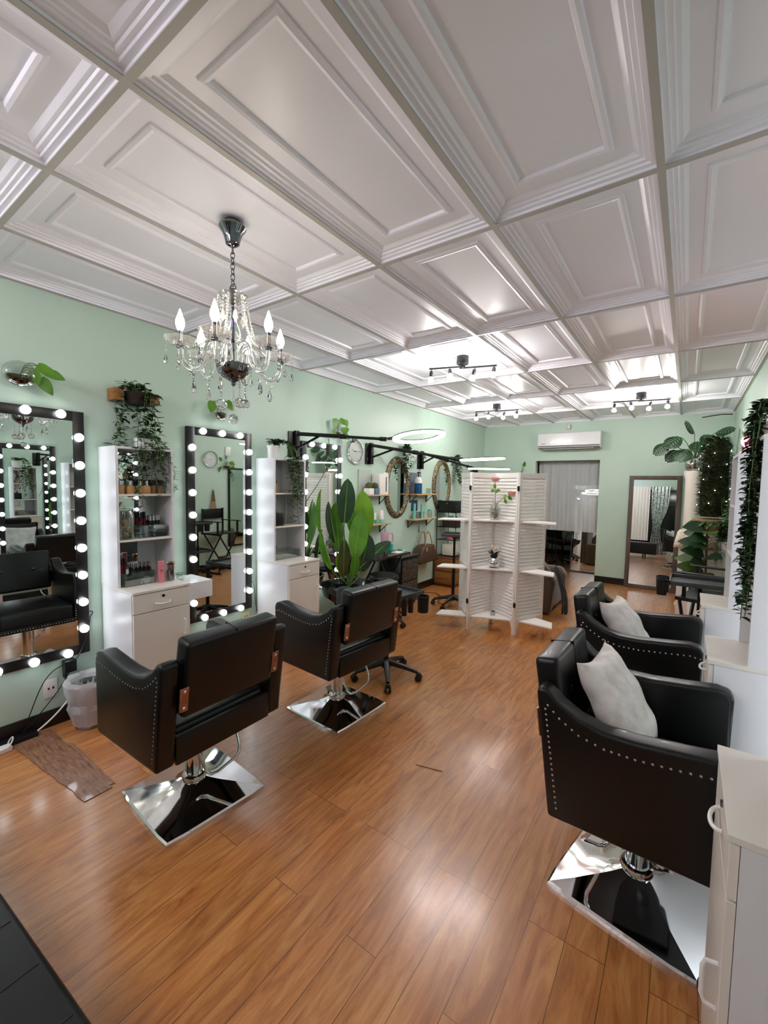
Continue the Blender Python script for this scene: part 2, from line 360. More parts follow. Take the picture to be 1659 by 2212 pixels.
# ================================================================== STRUCTURE
struct(G().box(-0.1, 5.2, YF-0.1, YE+0.1, -0.08, 0).build('floor', floor_m))
def ceiling():
    g = G(); bm = g.bm
    prof = [(0.011, 0.0), (0.013, 0.012), (0.030, 0.013), (0.033, 0.020), (0.046, 0.021), (0.050, 0.028), (0.062, 0.029), (0.078, 0.040),
            (0.132, 0.041), (0.135, 0.034), (0.146, 0.031), (0.157, 0.034), (0.162, 0.045)]
    xs = [0.0385 + 0.6096*k for k in range(-1, 7)]; ys = [0.6148 + 1.2231*k for k in range(-3, 8)]
    for i in range(len(xs)-1):
        for j in range(len(ys)-1):
            x0, x1 = max(xs[i], -0.005), min(xs[i+1], RW+0.005); y0, y1 = max(ys[j], YF), min(ys[j+1], YB+0.005)
            if x1-x0 < 0.1 or y1-y0 < 0.05:
                if x1 > x0 and y1 > y0:
                    bm.faces.new([bm.verts.new((a, b, HC)) for a, b in ((x0, y0), (x0, y1), (x1, y1), (x1, y0))])
                continue
            rings = []
            for ins, dz in prof:
                if min(x1-x0, y1-y0) < 2*ins + 0.02: break
                rings.append([bm.verts.new((a, b, HC+dz)) for a, b in ((x0+ins, y0+ins), (x0+ins, y1-ins), (x1-ins, y1-ins), (x1-ins, y0+ins))])
            for A, B in zip(rings, rings[1:]):
                for k in range(4): bm.faces.new((A[k], A[(k+1) % 4], B[(k+1) % 4], B[k]))
            bm.faces.new(rings[-1])
    g.box(-0.1, RW+0.1, YF-0.1, YB, HC+0.07, HC+0.12)
    o = struct(g.build('ceiling', ceil_m, smooth=False))
    g = G()
    for x in xs:
        if 0 < x < RW: g.box(x-0.0125, x+0.0125, YF, YB, HC-0.003, HC+0.002)
    for y in ys:
        if YF < y < YB: g.box(0, RW, y-0.0125, y+0.0125, HC-0.0028, HC+0.002)
    struct(g.build('trim_1', grid_m, smooth=False))
ceiling()
struct(G().box(-0.1, 0, YF, YB+0.1, 0, HC+0.1).build('wall_left', mint))
struct(G().box(RW, RW+0.1, YF, YB+0.1, 0, HC+0.1).build('wall_right', mint))
OX0, OX1, OZ = 0.975, 2.012, 2.032
g = G(); g.box(0, OX0, YB, YB+0.12, 0, HC+0.1); g.box(OX1, RW, YB, YB+0.12, 0, HC+0.1); g.box(OX0, OX1, YB, YB+0.12, OZ, HC+0.1)
struct(g.build('wall_back', mint))
g = G(); g.box(0, 0.9, YF-0.1, YF, 0, HC+0.1); g.box(3.4, RW, YF-0.1, YF, 0, HC+0.1); g.box(0.9, 3.4, YF-0.1, YF, 0, 0.25); g.box(0.9, 3.4, YF-0.1, YF, 2.3, HC+0.1)
struct(g.build('wall_front', mint))
fw = G().box(0.9, 3.4, YF-0.06, YF-0.05, 0.25, 2.3).build('window_1', night); struct(fw)
g = G()
for x in (0.9, 2.12, 3.36): g.box(x, x+0.04, YF-0.08, YF-0.02, 0.25, 2.3)
for z in (0.25, 1.75, 2.26): g.box(0.9, 3.4, YF-0.08, YF-0.02, z, z+0.04)
g.build('window_frame', frame_black, fw)
# back room shell
g = G(); g.box(0.2, 0.3, YB+0.12, YE, 0, HC); struct(g.build('wall_backroom_left', mint))
struct(G().box(4.0, 4.1, YB+0.12, YE, 0, HC).build('wall_backroom_right', mint))
struct(G().box(0.2, 4.1, YE, YE+0.1, 0, HC).build('wall_backroom_end', mint))
struct(G().box(0.2, 4.1, YB+0.12, YE+0.1, HC-0.2, HC-0.1).build('ceiling_backroom', ceil_m))
def baseb(name, x0, x1, y0, y1): struct(G().box(x0, x1, y0, y1, 0, 0.105, 0.003).build(name, black_paint))
baseb('baseboard_left', 0, 0.014, YF, YB); baseb('baseboard_right', RW-0.014, RW, YF, YB)
baseb('baseboard_back', OX1, RW-0.014, YB-0.014, YB); baseb('baseboard_back_left', 0.014, OX0, YB-0.014, YB)
baseb('baseboard_opening', OX1, OX1+0.0001+0.012, YB, YB+0.12)
baseb('baseboard_backroom', 0.3, 4.0, YE-0.014, YE)

# ================================================================== SALON CHAIRS (front towards +x)
def salon_chair(label, loc, rz, base_rz, lift=0.0):
    t = thing('salon_chair', label, 'chair', loc, rz, 'black salon chairs')
    top = [(0.275, 0.735), (0.262, 0.762), (0.22, 0.770), (0.12, 0.758), (0.0, 0.745), (-0.09, 0.744), (-0.17, 0.762), (-0.235, 0.800), (-0.275, 0.836), (-0.305, 0.842)]
    back = [(-0.318, 0.825), (-0.29, 0.60), (-0.262, 0.372)]
    outl = [(0.268, 0.372)] + top + back
    for s_ in (-1, 1):
        g = G(); a, b = (0.245*s_, 0.325*s_)
        g.prism(outl, 'y', min(a, b), max(a, b), 0.016, 3)
        ar = g.build('armrest', leather, t, ang=50)
        g = G()
        for i in range(len(top)-1):
            (x0, z0), (x1, z1) = top[i], top[i+1]
            if i < 1: continue
            k = max(1, int(math.hypot(x1-x0, z1-z0)/0.021))
            for j in range(k):
                f = j/k; g.ico((x0+(x1-x0)*f, 0.3245*s_, z0+(z1-z0)*f-0.055), 0.0048, 1, (1, 0.6, 1))
        g.build('nail_trim', nickel, ar); g = G()
        for j in range(19):
            f = j/19; z = 0.765 - 0.37*f; g.ico((-0.283 + 0.053*f, 0.3245*s_, z), 0.0048, 1, (1, 0.6, 1))
        g.build('nail_trim', nickel, ar); g = G()
        for j in range(17):
            z = 0.40+0.019*j
            g.ico((0.2685, 0.256*s_, z), 0.0042, 1, (0.6, 1, 1))
        g.build('nail_trim', nickel, ar); g = G()
        for j in range(17): g.ico((0.2685, 0.312*s_, 0.40+0.019*j), 0.0042, 1, (0.6, 1, 1))
        g.build('nail_trim', nickel, ar)
    g = G(); g.box(-0.245, 0.275, -0.244, 0.244, 0.385, 0.525, 0.035, 4); st = g.build('seat', leather, t, ang=60)
    g = G(); g.box(-0.272, -0.248, -0.244, 0.244, 0.372, 0.50, 0.008); g.build('rear_rail', leather, t)
    g = G(); g.box(0.20, 0.285, -0.25, 0.25, 0.372, 0.41, 0.008); fr = g.build('front_rail', leather, t)
    g = G()
    for j in range(27): g.ico((0.2855, -0.245+0.49*j/26, 0.39), 0.004, 1, (0.6, 1, 1))
    g.build('nail_trim', nickel, fr)
    g = G(); g.box(-0.22, 0.25, -0.001, 0.001, 0.52, 0.5262); g.build('seat_seam', black_plastic, t, loc=(0.0, 0, 0))
    # backrest, leaning back
    g = G(); g.box(-0.045, 0.045, -0.235, 0.235, 0.0, 0.335, 0.022, 3, M=Matrix.Translation((-0.262, 0, 0.585)) @ rotY(-0.15))
    bk = g.build('backrest', leather, t, ang=50)
    g = G(); g.box(0.0, 0.0465, -0.001, 0.001, 0.02, 0.3365, M=Matrix.Translation((-0.262, 0, 0.585)) @ rotY(-0.15)); g.box(-0.046, 0.0465, -0.001, 0.001, 0.325, 0.3365, M=Matrix.Translation((-0.262, 0, 0.585)) @ rotY(-0.15)); g.build('seam', black_plastic, bk)
    for y in (-0.11, 0.11):
        g = G(); g.ball((0, 0, 0), 0.016, 10, (0.4, 1, 1), M=Matrix.Translation((-0.262, 0, 0.585)) @ rotY(-0.15) @ Matrix.Translation((0.046, y, 0.18)))
        g.build('tuft_button', black_plastic, bk)
    for s_ in (-1, 1):
        g = G(); g.box(-0.003, 0.003, -0.019, 0.019, -0.052, 0.052, 0.001, 1, M=Matrix.Translation((-0.3235, 0.238*s_, 0.672)) @ rotY(-0.13))
        pl = g.build('back_bracket', copper, t); pl['label'] = 'copper coloured bracket plate'
        for dz in (-0.036, 0.036):
            g = G(); g.ball((-0.328-dz*0.13, 0.238*s_, 0.672+dz), 0.0075, 8, (0.5, 1, 1)); g.build('screw', chrome, pl)
    # pump column and base
    g = G(); g.box(-0.10, 0.10, -0.10, 0.10, 0.352, 0.374, 0.004); g.build('seat_plate', black_metal, t)
    g = G(); g.cyl((0, 0, 0.05), (0, 0, 0.36), 0.041, n=28); g.cyl((0, 0, 0.15), (0, 0, 0.36), 0.026, n=20); g.build('column', chrome, t)
    R = rotZ(base_rz); h = 0.252
    g = G(); bm = g.bm
    rings = [(h, 0.0), (h, 0.014), (h-0.008, 0.019), (0.17, 0.036), (0.10, 0.056), (0.065, 0.070), (0.040, 0.084)]; RR = []
    for q, (hh, z) in enumerate(rings):
        ring = []; n = 32; rad = [0.1, 0.1, 0.1, 0.05, 0.12, 0.4, 1.0][q]
        for k in range(n):
            a = 2*pi*k/n; c, s2 = cos(a), sin(a); m_ = max(abs(c), abs(s2)); sq = V((c/m_, s2/m_, 0)); ci = V((c, s2, 0))
            if q < 3:
                ex = 26.0; rr_ = (abs(c)**ex+abs(s2)**ex)**(-1/ex); v = V((c, s2, 0))*rr_
            else: v = sq.lerp(ci, rad)
            v = v*hh; v.z = z; ring.append(bm.verts.new(R @ v))
        RR.append(ring)
    for A, B in zip(RR, RR[1:]):
        for k in range(32): bm.faces.new((A[k], A[(k+1) % 32], B[(k+1) % 32], B[k]))
    bm.faces.new(RR[0][::-1]); bm.faces.new(RR[-1])
    g.build('base_plate', chrome, t, ang=9)
    g = G(); g.lathe([(0.040, 0.075), (0.056, 0.078), (0.059, 0.09), (0.054, 0.102), (0.040, 0.104)], 28); g.build('collar', chrome, t)
    pts = bez((0.0, 0.03, 0.34), (0.07, 0.19, 0.33), (-0.02, 0.22, 0.20), (-0.06, 0.16, 0.16), 8)[1:] + bez((-0.06, 0.16, 0.16), (-0.10, 0.10, 0.12), (-0.06, 0.03, 0.14), (-0.02, -0.03, 0.33), 8)[1:]
    pts = [V((-0.03, 0.03, 0.35)), V((-0.075, 0.01, 0.21)), V((-0.10, -0.005, 0.14)), V((-0.115, -0.02, 0.125)), V((-0.135, -0.045, 0.135)), V((-0.175, -0.115, 0.185)), V((-0.175, -0.135, 0.205)), V((-0.16, -0.15, 0.23)), V((-0.09, -0.16, 0.35))]
    g = G(); g.tube(pts, 0.0075, 10); g.build('pump_pedal', chrome, t)
    for c in t.children:
        if not c.name.startswith(('base_plate', 'collar')): c.location.z += lift
    return t
salon_chair('nearest black salon chair on the left, facing the mirror with the plug under it', (1.262, 1.150, 0), pi+0.015, -0.09)
salon_chair('black salon chair on the left behind a rolling tray, facing the middle lit mirror', (1.285, 2.20, 0), pi-0.075, 0.03)
salon_chair('nearest black salon chair on the right with a large cream pillow, beside the white cabinets', (3.13, 1.88, 0), -0.02, -0.16)
salon_chair('farther black salon chair on the right with a cream pillow', (3.055, 2.91, 0), -0.02, -0.05, 0.022)

def pillow(label, loc, rot, s=0.40):
    g = G(); n = 16
    def f(sgn):
        def F(u, v):
            x, y = (u-0.5)*2, (v-0.5)*2
            k = 1 - 0.17*(1-abs(x)**2)*(abs(y)**3) ; k2 = 1 - 0.17*(1-abs(y)**2)*(abs(x)**3)
            th = 0.15*max(0, (1-x*x)*(1-y*y))**0.42
            wr = 0.009*sin(9*x+4*y+2*sin(5*y))*(1-x*x)*(1-y*y)
            return V((x*s/2*k2, y*s/2*k, sgn*th*0.5+wr))
        return F
    g.grid(f(1), n, n); g.grid(f(-1), n, n)
    bmesh.ops.remove_doubles(g.bm, verts=g.bm.verts, dist=0.0008); bmesh.ops.recalc_face_normals(g.bm, faces=g.bm.faces)
    o = g.build('throw_pillow', velvet, None, ang=80); o.location = loc; o.rotation_euler = rot
    return tag(o, label, 'pillow', 'cream velvet pillows')
pillow('large crumpled cream pillow in the nearest chair on the right', (3.04, 1.885, 0.72), Euler((radians(-6), radians(58), radians(-10))), 0.42)
pillow('cream pillow in the farther chair on the right, beyond the larger one', (2.96, 2.90, 0.73), Euler((radians(-6), radians(57), radians(-12))), 0.39)

# ================================================================== LIT VANITY MIRRORS (wall at x=0, width along +y)
def led_mirror():
    t = thing('vanity_mirror', 'tall black framed mirror edged with round bulbs, nearest on the left wall', 'mirror', (0, 0.55, 0), 0, 'bulb lit mirrors')
    W, z0, z1, f = 0.60, 0.425, 1.99, 0.062
    g = G(); g.box(0.002, 0.035, 0, f, z0, z1, 0.002); g.box(0.002, 0.035, W-f, W, z0, z1, 0.002)
    g.box(0.002, 0.0345, f-0.002, W-f+0.002, z0, z0+f, 0.002); g.box(0.002, 0.0345, f-0.002, W-f+0.002, z1-f, z1, 0.002)
    g.build('frame', frame_black, t)
    g = G(); g.box(0.004, 0.030, f-0.001, W-f+0.001, z0+f-0.001, z1-f+0.001); g.build('mirror_pane', mirror_m, t, smooth=False)
    pos = [(y, z) for z in (0.452, 1.962) for y in (0.127, 0.30, 0.473)]
    pos += [(y, 0.59+0.1767*k) for y in (0.034, 0.566) for k in range(8)]
    first = None
    for (y, z) in pos:
        if first is None:
            g = G(); g.lathe([(0, 0.0), (0.014, 0.0), (0.014, 0.012), (0.02, 0.016), (0.0255, 0.028), (0.026, 0.038), (0.022, 0.05), (0.012, 0.058), (0, 0.06)], 16, M=rotY(pi/2))
            first = g.build('bulb', bulb_m, t); first.location = (0.014, y, z)
        else:
            c = first.copy(); COL.objects.link(c); c.location = (0.014, y, z); c.parent = t
    return t
lm = led_mirror()
copy_tree(lm, (0, 1.845, 0), 0, 'tall black framed mirror edged with round bulbs, between the two white storage towers')
copy_tree(lm, (0, 3.06, 0), 0, 'tall black framed mirror edged with round bulbs, behind the big leafy potted plant')
copy_tree(lm, (RW, 2.13, 0), pi, 'bulb edged mirror on the right wall, seen in the nearest left mirror')
copy_tree(lm, (RW, 3.185, 0), pi, 'bulb edged mirror on the right wall between the right hand towers')

# ================================================================== STORAGE TOWERS
def tower(label, loc, rz, mirrored=True, D=0.445, d=0.25):
    t = thing('storage_tower', label, 'cabinet', loc, rz, 'white storage towers')
    W = 0.375
    g = G(); g.box(0.012, D-0.018, 0.0, 0.016, 0.0, 0.845); g.box(0.012, D-0.018, W-0.016, W, 0, 0.845); g.box(0.012, 0.02, 0.016, W-0.016, 0, 0.845); g.box(0.02, D-0.03, 0.016, W-0.016, 0.03, 0.05)
    g.box(D-0.06, D-0.045, 0.016, W-0.016, 0, 0.05)
    g.build('base_cabinet', white_m, t, smooth=False)
    g = G(); g.box(0.012, D+0.004, -0.002, W+0.002, 0.846, 0.862, 0.001, 1); g.build('cabinet_top', cream_m, t, smooth=False)
    g = G(); g.box(D-0.017, D, 0.003, W-0.003, 0.722, 0.842, 0.001, 1); dr = g.build('drawer', cream_m, t, smooth=False)
    g = G(); g.tube(bez((D, 0.14, 0.772), (D+0.030, 0.140, 0.762), (D+0.030, 0.235, 0.762), (D, 0.235, 0.772), 10), 0.005, 8); g.build('handle', ceramic, dr)
    g = G(); g.cyl((D, 0.19, 0.812), (D+0.004, 0.19, 0.812), 0.009, n=14); g.build('lock', dchrome, dr)
    g = G(); g.box(D-0.017, D, 0.003, W-0.003, 0.055, 0.717, 0.001, 1); do = g.build('door', cream_m, t, smooth=False)
    hy = W-0.045
    g = G(); hz = 0.52 if mirrored else 0.43; g.tube([(D, hy, hz), (D+0.022, hy, hz+0.004), (D+0.027, hy, hz+0.02), (D+0.027, hy, hz+0.085), (D+0.022, hy, hz+0.101), (D, hy, hz+0.105)], 0.005, 8); g.build('handle', ceramic, do)
    g = G(); g.box(0.002, d, 0, 0.016, 0.862, 1.78); g.box(0.002, d, W-0.016, W, 0.862, 1.78); g.box(0.002, 0.008, 0.016, W-0.016, 0.862, 1.78); g.box(0.008, d-0.001, 0.016, W-0.016, 1.764, 1.779)
    g.build('shelf_unit', white_m, t, smooth=False)
    for z in (1.172, 1.472):
        g = G(); g.box(0.009, d-0.003, 0.016, W-0.016, z-0.014, z); g.build('shelf', cream_m, t, smooth=False)
    if mirrored:
        g = G(); g.box(0.008, 0.012, 0.018, W*0.62, 0.864, 1.156); g.box(0.008, 0.012, 0.018, W-0.03, 1.174, 1.456); g.box(0.008, 0.012, 0.018, W*0.8, 1.474, 1.762); g.build('mirror_panel', mirror_m, t, smooth=False)
    return t
tower('white storage tower full of cosmetics between the first two lit mirrors', (0, 1.24, 0), 0)
tower('white storage tower holding a black canister, with a trailing plant on top', (0, 2.52, 0), 0)
tower('nearest white cabinet at the right edge with curved handles', (RW, 1.465, 0), pi, False, D=0.385, d=0.262)
tower('second white storage tower on the right wall, beside the nearest pillow chair', (RW, 2.565, 0), pi, False, D=0.385, d=0.262)
tower('farthest white storage tower on the right wall, behind the hanging eucalyptus', (RW, 3.60, 0), pi, False, D=0.385, d=0.262)

def wall_drawer(label, loc, rz):
    t = thing('floating_drawer', label, 'shelf', loc, rz, 'floating drawer shelves')
    g = G(); g.box(0.001, 0.27, 0, 0.24, 0.70, 0.71); g.box(0.001, 0.27, 0, 0.24, 0.81, 0.825, 0.001, 1); g.box(0.001, 0.27, 0, 0.012, 0.71, 0.81); g.box(0.001, 0.27, 0.228, 0.24, 0.71, 0.81)
    g.build('box_shell', white_m, t, smooth=False)
    g = G(); g.box(0.27, 0.285, 0, 0.24, 0.70, 0.824, 0.001, 1); g.build('drawer_front', white_m, t, smooth=False)
    return t
wd = wall_drawer('small white floating drawer on the wall right of the cosmetics tower', (0.03, 1.63, 0), 0)
copy_tree(wd, (RW-0.001, 3.86, 0), pi, 'small white floating drawer on the right wall beyond the farthest tower')
# small glass on the floating drawer
t = thing('tumbler_glass', 'short clear glass with dark rim on the floating drawer', 'glass', (0.17, 1.70, 0.8255))
g = G(); g.lathe([(0, 0.002), (0.028, 0.002), (0.031, 0.05), (0.029, 0.05), (0.026, 0.006), (0, 0.006)], 24); g.build('bowl', glass, t)
g = G(); g.torus((0, 0, 0.05), 0.031, 0.0022, 28, 6); g.build('rim', black_plastic, t)

# ---- things on the cosmetics tower (y 1.24..1.615, x .02..0.25)
def bottle_proto(name, label, cat, parts, loc, group=None):
    t = thing(name, label, cat, loc, 0, group)
    for (pn, prof, m_) in parts:
        g = G(); g.lathe(prof, 18); g.build(pn, m_, t)
    return t
Z3 = 1.4725; Z2 = 1.1725; Z1 = 0.8625
fb = bottle_proto('foundation_bottle', 'rounded tan foundation bottle with silver cap on the top shelf of the cosmetics tower', 'bottle',
    [('bottle', [(0, 0), (0.021, 0), (0.024, 0.004), (0.024, 0.038), (0.019, 0.052), (0.010, 0.058), (0, 0.058)], tan_skin), ('cap', [(0, 0.058), (0.0105, 0.058), (0.0105, 0.086), (0, 0.087)], silv_cap)],
    (0.205, 1.285, Z3), 'foundation bottles on the top shelf')
for x, y in ((0.16, 1.315), (0.205, 1.345), (0.165, 1.37), (0.175, 1.425), (0.205, 1.452), (0.12, 1.34)): copy_tree(fb, (x, y, Z3))
db = bottle_proto('foundation_bottle', 'square brown makeup bottle with tall black cap on the top shelf of the cosmetics tower', 'bottle',
    [('bottle', [(0, 0), (0.019, 0), (0.019, 0.055), (0, 0.055)], tan_d), ('cap', [(0, 0.055), (0.0195, 0.055), (0.0195, 0.094), (0, 0.094)], black_plastic)], (0.17, 1.51, Z3), 'black capped makeup bottles')
for x, y in ((0.18, 1.555), (0.10, 1.48), (0.10, 1.53), (0.10, 1.42)): copy_tree(db, (x, y, Z3))
def jar(label, loc, r, h, content, name='glass_jar', lid=None):
    t = thing(name, label, 'jar', loc)
    g = G(); g.lathe([(0, 0.003), (r*0.96, 0.003), (r, 0.01), (r, h*0.85), (r*0.8, h), (r*0.77, h), (r*0.94, h*0.85), (r*0.95, 0.012), (0, 0.008)], 28); g.build('jar_body', glass, t)
    if lid: g = G(); g.lathe([(0, h), (r*0.85, h), (r*0.85, h+0.014), (0, h+0.02)], 28); g.build('lid', lid, t)
    return t
jar('wide clear glass jar of makeup sponges on the middle shelf of the cosmetics tower', (0.195, 1.315, Z2), 0.055, 0.19, None, lid=glass)
for i, (dx, dy, dz, m_) in enumerate(((0, 0, 0.03, beige_m), (0.012, 0.012, 0.06, tan_d), (-0.01, -0.012, 0.085, beige_m), (0.01, -0.01, 0.105, tan_l))):
    g = G(); g.ico((0, 0, 0), 0.023, 2, (1, 0.8, 1.2)); o = g.build('makeup_sponge', m_); o.location = (0.195+dx, 1.315+dy, Z2+dz+0.003); o.rotation_euler = (i, i*2, 0)
    tag(o, 'soft beige makeup sponge inside the wide glass jar', 'sponge', 'makeup sponges in the jar')
def organizer(label, loc, sx, sy, sz, n):
    t = thing('acrylic_organizer', label, 'organizer', loc)
    g = G(); e = 0.003
    for z in [sz*k/n for k in range(n+1)]: g.box(0, sx, 0, sy, z, z+e)
    g.box(0, sx, 0, e, e, sz); g.box(0, sx, sy-e, sy, e, sz); g.box(0, e, e, sy-e, e, sz)
    g.build('case', acrylic, t, smooth=False)
    for k in range(n):
        z0 = sz*k/n+e+0.001
        g = G(); g.box(sx-0.004, sx+0.001, e+0.002, sy-e-0.002, z0, sz*(k+1)/n-0.001); dr = g.build('drawer', acrylic, t, smooth=False)
        g = G(); g.cyl((sx+0.001, sy/2, z0+0.012), (sx+0.008, sy/2, z0+0.012), 0.005, n=10); g.build('knob', silv_cap, dr)
    return t
organizer('clear acrylic organizer with lipsticks on it, middle shelf of the cosmetics tower', (0.07, 1.395, Z2), 0.15, 0.185, 0.082, 3)
organizer('clear acrylic organizer with lipsticks on it, bottom level of the cosmetics tower', (0.11, 1.275, Z1), 0.15, 0.20, 0.085, 1)
def stick(name, label, cat, loc, r, h, mb, mc, split, group, n=10):
    t = thing(name, label, cat, loc, 0, group)
    g = G(); g.cyl((0, 0, 0), (0, 0, h*split), r, n=n); g.build('tube', mb, t)
    g = G(); g.cyl((0, 0, h*split), (0, 0, h), r*0.92, n=n); g.build('cap', mc, t)
    return t
ls = stick('lipstick', 'black and silver lipstick tube standing on the middle shelf organizer', 'lipstick', (0.19, 1.50, Z2+0.0855), 0.007, 0.06, black_plastic, silv_cap, 0.45, 'lipsticks on the middle shelf organizer')
for i in range(11):
    copy_tree(ls, (0.19-0.028*(i % 4), 1.48+0.022*(i//3)+0.005*(i % 2), Z2+0.0855+0.004*(i % 3)*0))
lg = stick('lip_gloss', 'dark red lip gloss tube with black tip on the middle shelf organizer', 'lip gloss', (0.11, 1.42, Z2+0.0855), 0.008, 0.085, red_m, black_plastic, 0.5, 'red lip gloss tubes')
for i in range(7): copy_tree(lg, (0.10+0.025*(i % 3), 1.42+0.02*(i//2), Z2+0.0855))
l2 = stick('lipstick', 'black and silver lipstick tube on the lowest organizer of the cosmetics tower', 'lipstick', (0.235, 1.37, Z1+0.0885), 0.0075, 0.06, black_plastic, silv_cap, 0.45, 'lipsticks on the lowest organizer')
for i in range(13): copy_tree(l2, (0.235-0.028*(i//5), 1.345+0.026*(i % 5), Z1+0.0885))
l3 = stick('lip_gloss', 'brown lip gloss tube with dark cap on the lowest organizer of the cosmetics tower', 'lip gloss', (0.20, 1.285, Z1+0.0885), 0.008, 0.09, red_m, black_plastic, 0.6, 'brown lip gloss tubes')
for i in range(7): copy_tree(l3, (0.13+0.03*(i % 3), 1.285+0.022*(i//3), Z1+0.0885))
g = G(); g.cyl((0, 0, 0), (0.012, 0, 0), 0.024, n=24); o = g.build('powder_compact', ceramic); o.location = (0.24, 1.42, Z1+0.0285); tag(o, 'round white powder compact standing in the lowest clear organizer', 'compact')
t = thing('spray_bottle', 'pink flat bottle with dark lettering at the bottom of the cosmetics tower', 'bottle', (0.285, 1.50, Z1))
g = G(); g.box(-0.012, 0.012, -0.019, 0.019, 0, 0.15, 0.006, 3); g.build('bottle', pink_b, t)
def text(body, size, m_, parent, loc, rot, ext=0.0004, name='lettering'):
    c = bpy.data.curves.new(name, 'FONT'); c.body = body; c.size = size; c.extrude = ext; c.align_x = 'CENTER'; c.align_y = 'CENTER'
    tmp = bpy.data.objects.new('t', c); COL.objects.link(tmp)
    dg = bpy.context.evaluated_depsgraph_get(); me = bpy.data.meshes.new_from_object(tmp.evaluated_get(dg)); bpy.data.objects.remove(tmp)
    me.materials.clear(); me.materials.append(m_)
    o = bpy.data.objects.new(name, me); COL.objects.link(o); o.parent = parent; o.location = loc; o.rotation_euler = rot; return o
text('e.r', 0.022, drk_ink, t, (0.0125, 0, 0.085), (pi/2, 0, pi/2))
t = thing('brush_cup', 'clear cup of makeup brushes beside the pink bottle', 'cup', (0.27, 1.575, Z1))
g = G(); g.lathe([(0, 0), (0.026, 0), (0.028, 0.075), (0.026, 0.075), (0.024, 0.004), (0, 0.004)], 20); g.build('cup', acrylic, t)
for i in range(8):
    a = i*0.9; m_ = [black_plastic, gold_m, drk_ink, tan_d][i % 4]
    g = G(); g.cyl((0, 0, 0), (0.006*cos(a), 0.006*sin(a), 0.10), 0.003, n=6); g.ico((0.007*cos(a), 0.007*sin(a), 0.115), 0.009, 1, (1, 1, 1.6)); o = g.build('makeup_brush', m_)
    o.location = (0.27+0.012*cos(a), 1.575+0.012*sin(a), Z1+0.0055); tag(o, 'makeup brush standing in the clear cup beside the pink bottle', 'brush', 'makeup brushes in the cup')
# ---- things in the second tower (y 2.52..2.895)
t = thing('black_canister', 'square black lidded canister on the middle shelf of the second white tower', 'canister', (0.17, 2.60, Z2))
g = G(); g.box(-0.05, 0.05, -0.055, 0.06, 0, 0.115, 0.008); g.build('canister_body', black_plastic, t)
g = G(); g.cyl((0, 0, 0.115), (0, 0, 0.13), 0.012, n=14); g.ball((0, 0, 0.135), 0.011, 10); g.build('knob', black_plastic, t)
bb = bottle_proto('amber_bottle', 'small amber bottle with dark cap on the top shelf of the second tower', 'bottle', [('bottle', [(0, 0), (0.019, 0), (0.019, 0.07), (0.009, 0.085), (0, 0.085)], tan_d), ('cap', [(0, 0.085), (0.011, 0.085), (0.011, 0.11), (0, 0.11)], black_plastic)], (0.19, 2.585, Z3), 'amber bottles')
copy_tree(bb, (0.13, 2.56, Z3))
organizer('clear acrylic box of small items at the bottom of the second tower', (0.08, 2.545, Z1), 0.14, 0.30, 0.075, 1)

# ================================================================== PLANTS
def vine_pts(start, length, drift, n, amp=0.02):
    p = V(start); out = [p.copy()]; ph = rnd.random()*6
    for i in range(n):
        t = (i+1)/n; out.append(V((start[0]+drift[0]*t+amp*sin(ph+t*7), start[1]+drift[1]*t+amp*cos(ph*1.3+t*6), start[2]-length*t)))
    return out
def vines(t, strands, leafL, leafW, m_, sm=None, every=1, upright=False):
    gs = G(); gl = G()
    for pts in strands:
        gs.tube(pts, 0.0018, 5)
        for i in range(len(pts)-1):
            for k in range(every):
                p = pts[i].lerp(pts[i+1], k/every); a = rnd.random()*2*pi
                d = V((cos(a), sin(a), -0.35+rnd.random()*0.9))
                s_ = 0.7+0.6*rnd.random(); gl.leaf(p, d, leafL*s_, leafW*s_, segs=3, fold=0.3, curl=0.25)
    gs.build('stem', sm or stem_m, t); gl.build('foliage', m_, t)
# hanging planter in the wooden wall holder
t = thing('hanging_plant', 'dark trailing vine in a light wood wall holder above the cosmetics tower', 'plant', (0, 1.45, 2.13))
for s_ in (-1, 1):
    g = G(); g.box(0.002, 0.10, -0.032, 0.032, -0.035, 0.045, 0.004, M=Matrix.Translation((0, 0.115*s_, 0))); g.build('wood_block', wood_o, t)
g = G(); g.lathe([(0, -0.05), (0.055, -0.05), (0.07, 0.035), (0.062, 0.035), (0, 0.02)], 20, o=(0.085, 0, 0)); g.build('pot', soil, t)
st = []
for i in range(13):
    a = rnd.random()*2*pi; x = 0.09+0.06*cos(a); y = 0.09*sin(a); L_ = 0.25+0.42*rnd.random()
    st.append([V((0.085, 0, 0.03)), V((x, y, 0.055))] + vine_pts((x+0.01, y*1.25, 0.03), L_, (0.03*cos(a), 0.03*sin(a)), int(L_/0.022))[0:])
for i in range(26):
    a = rnd.random()*2*pi; r_ = 0.05+0.09*rnd.random(); st.append([V((0.085, 0, 0.02)), V((0.085+r_*0.5*cos(a), r_*0.6*sin(a), 0.06+0.04*rnd.random())), V((0.085+r_*cos(a)*0.7, r_*sin(a)*1.2, 0.04+0.06*rnd.random()))])
vines(t, st, 0.058, 0.034, leaf_d, every=1)
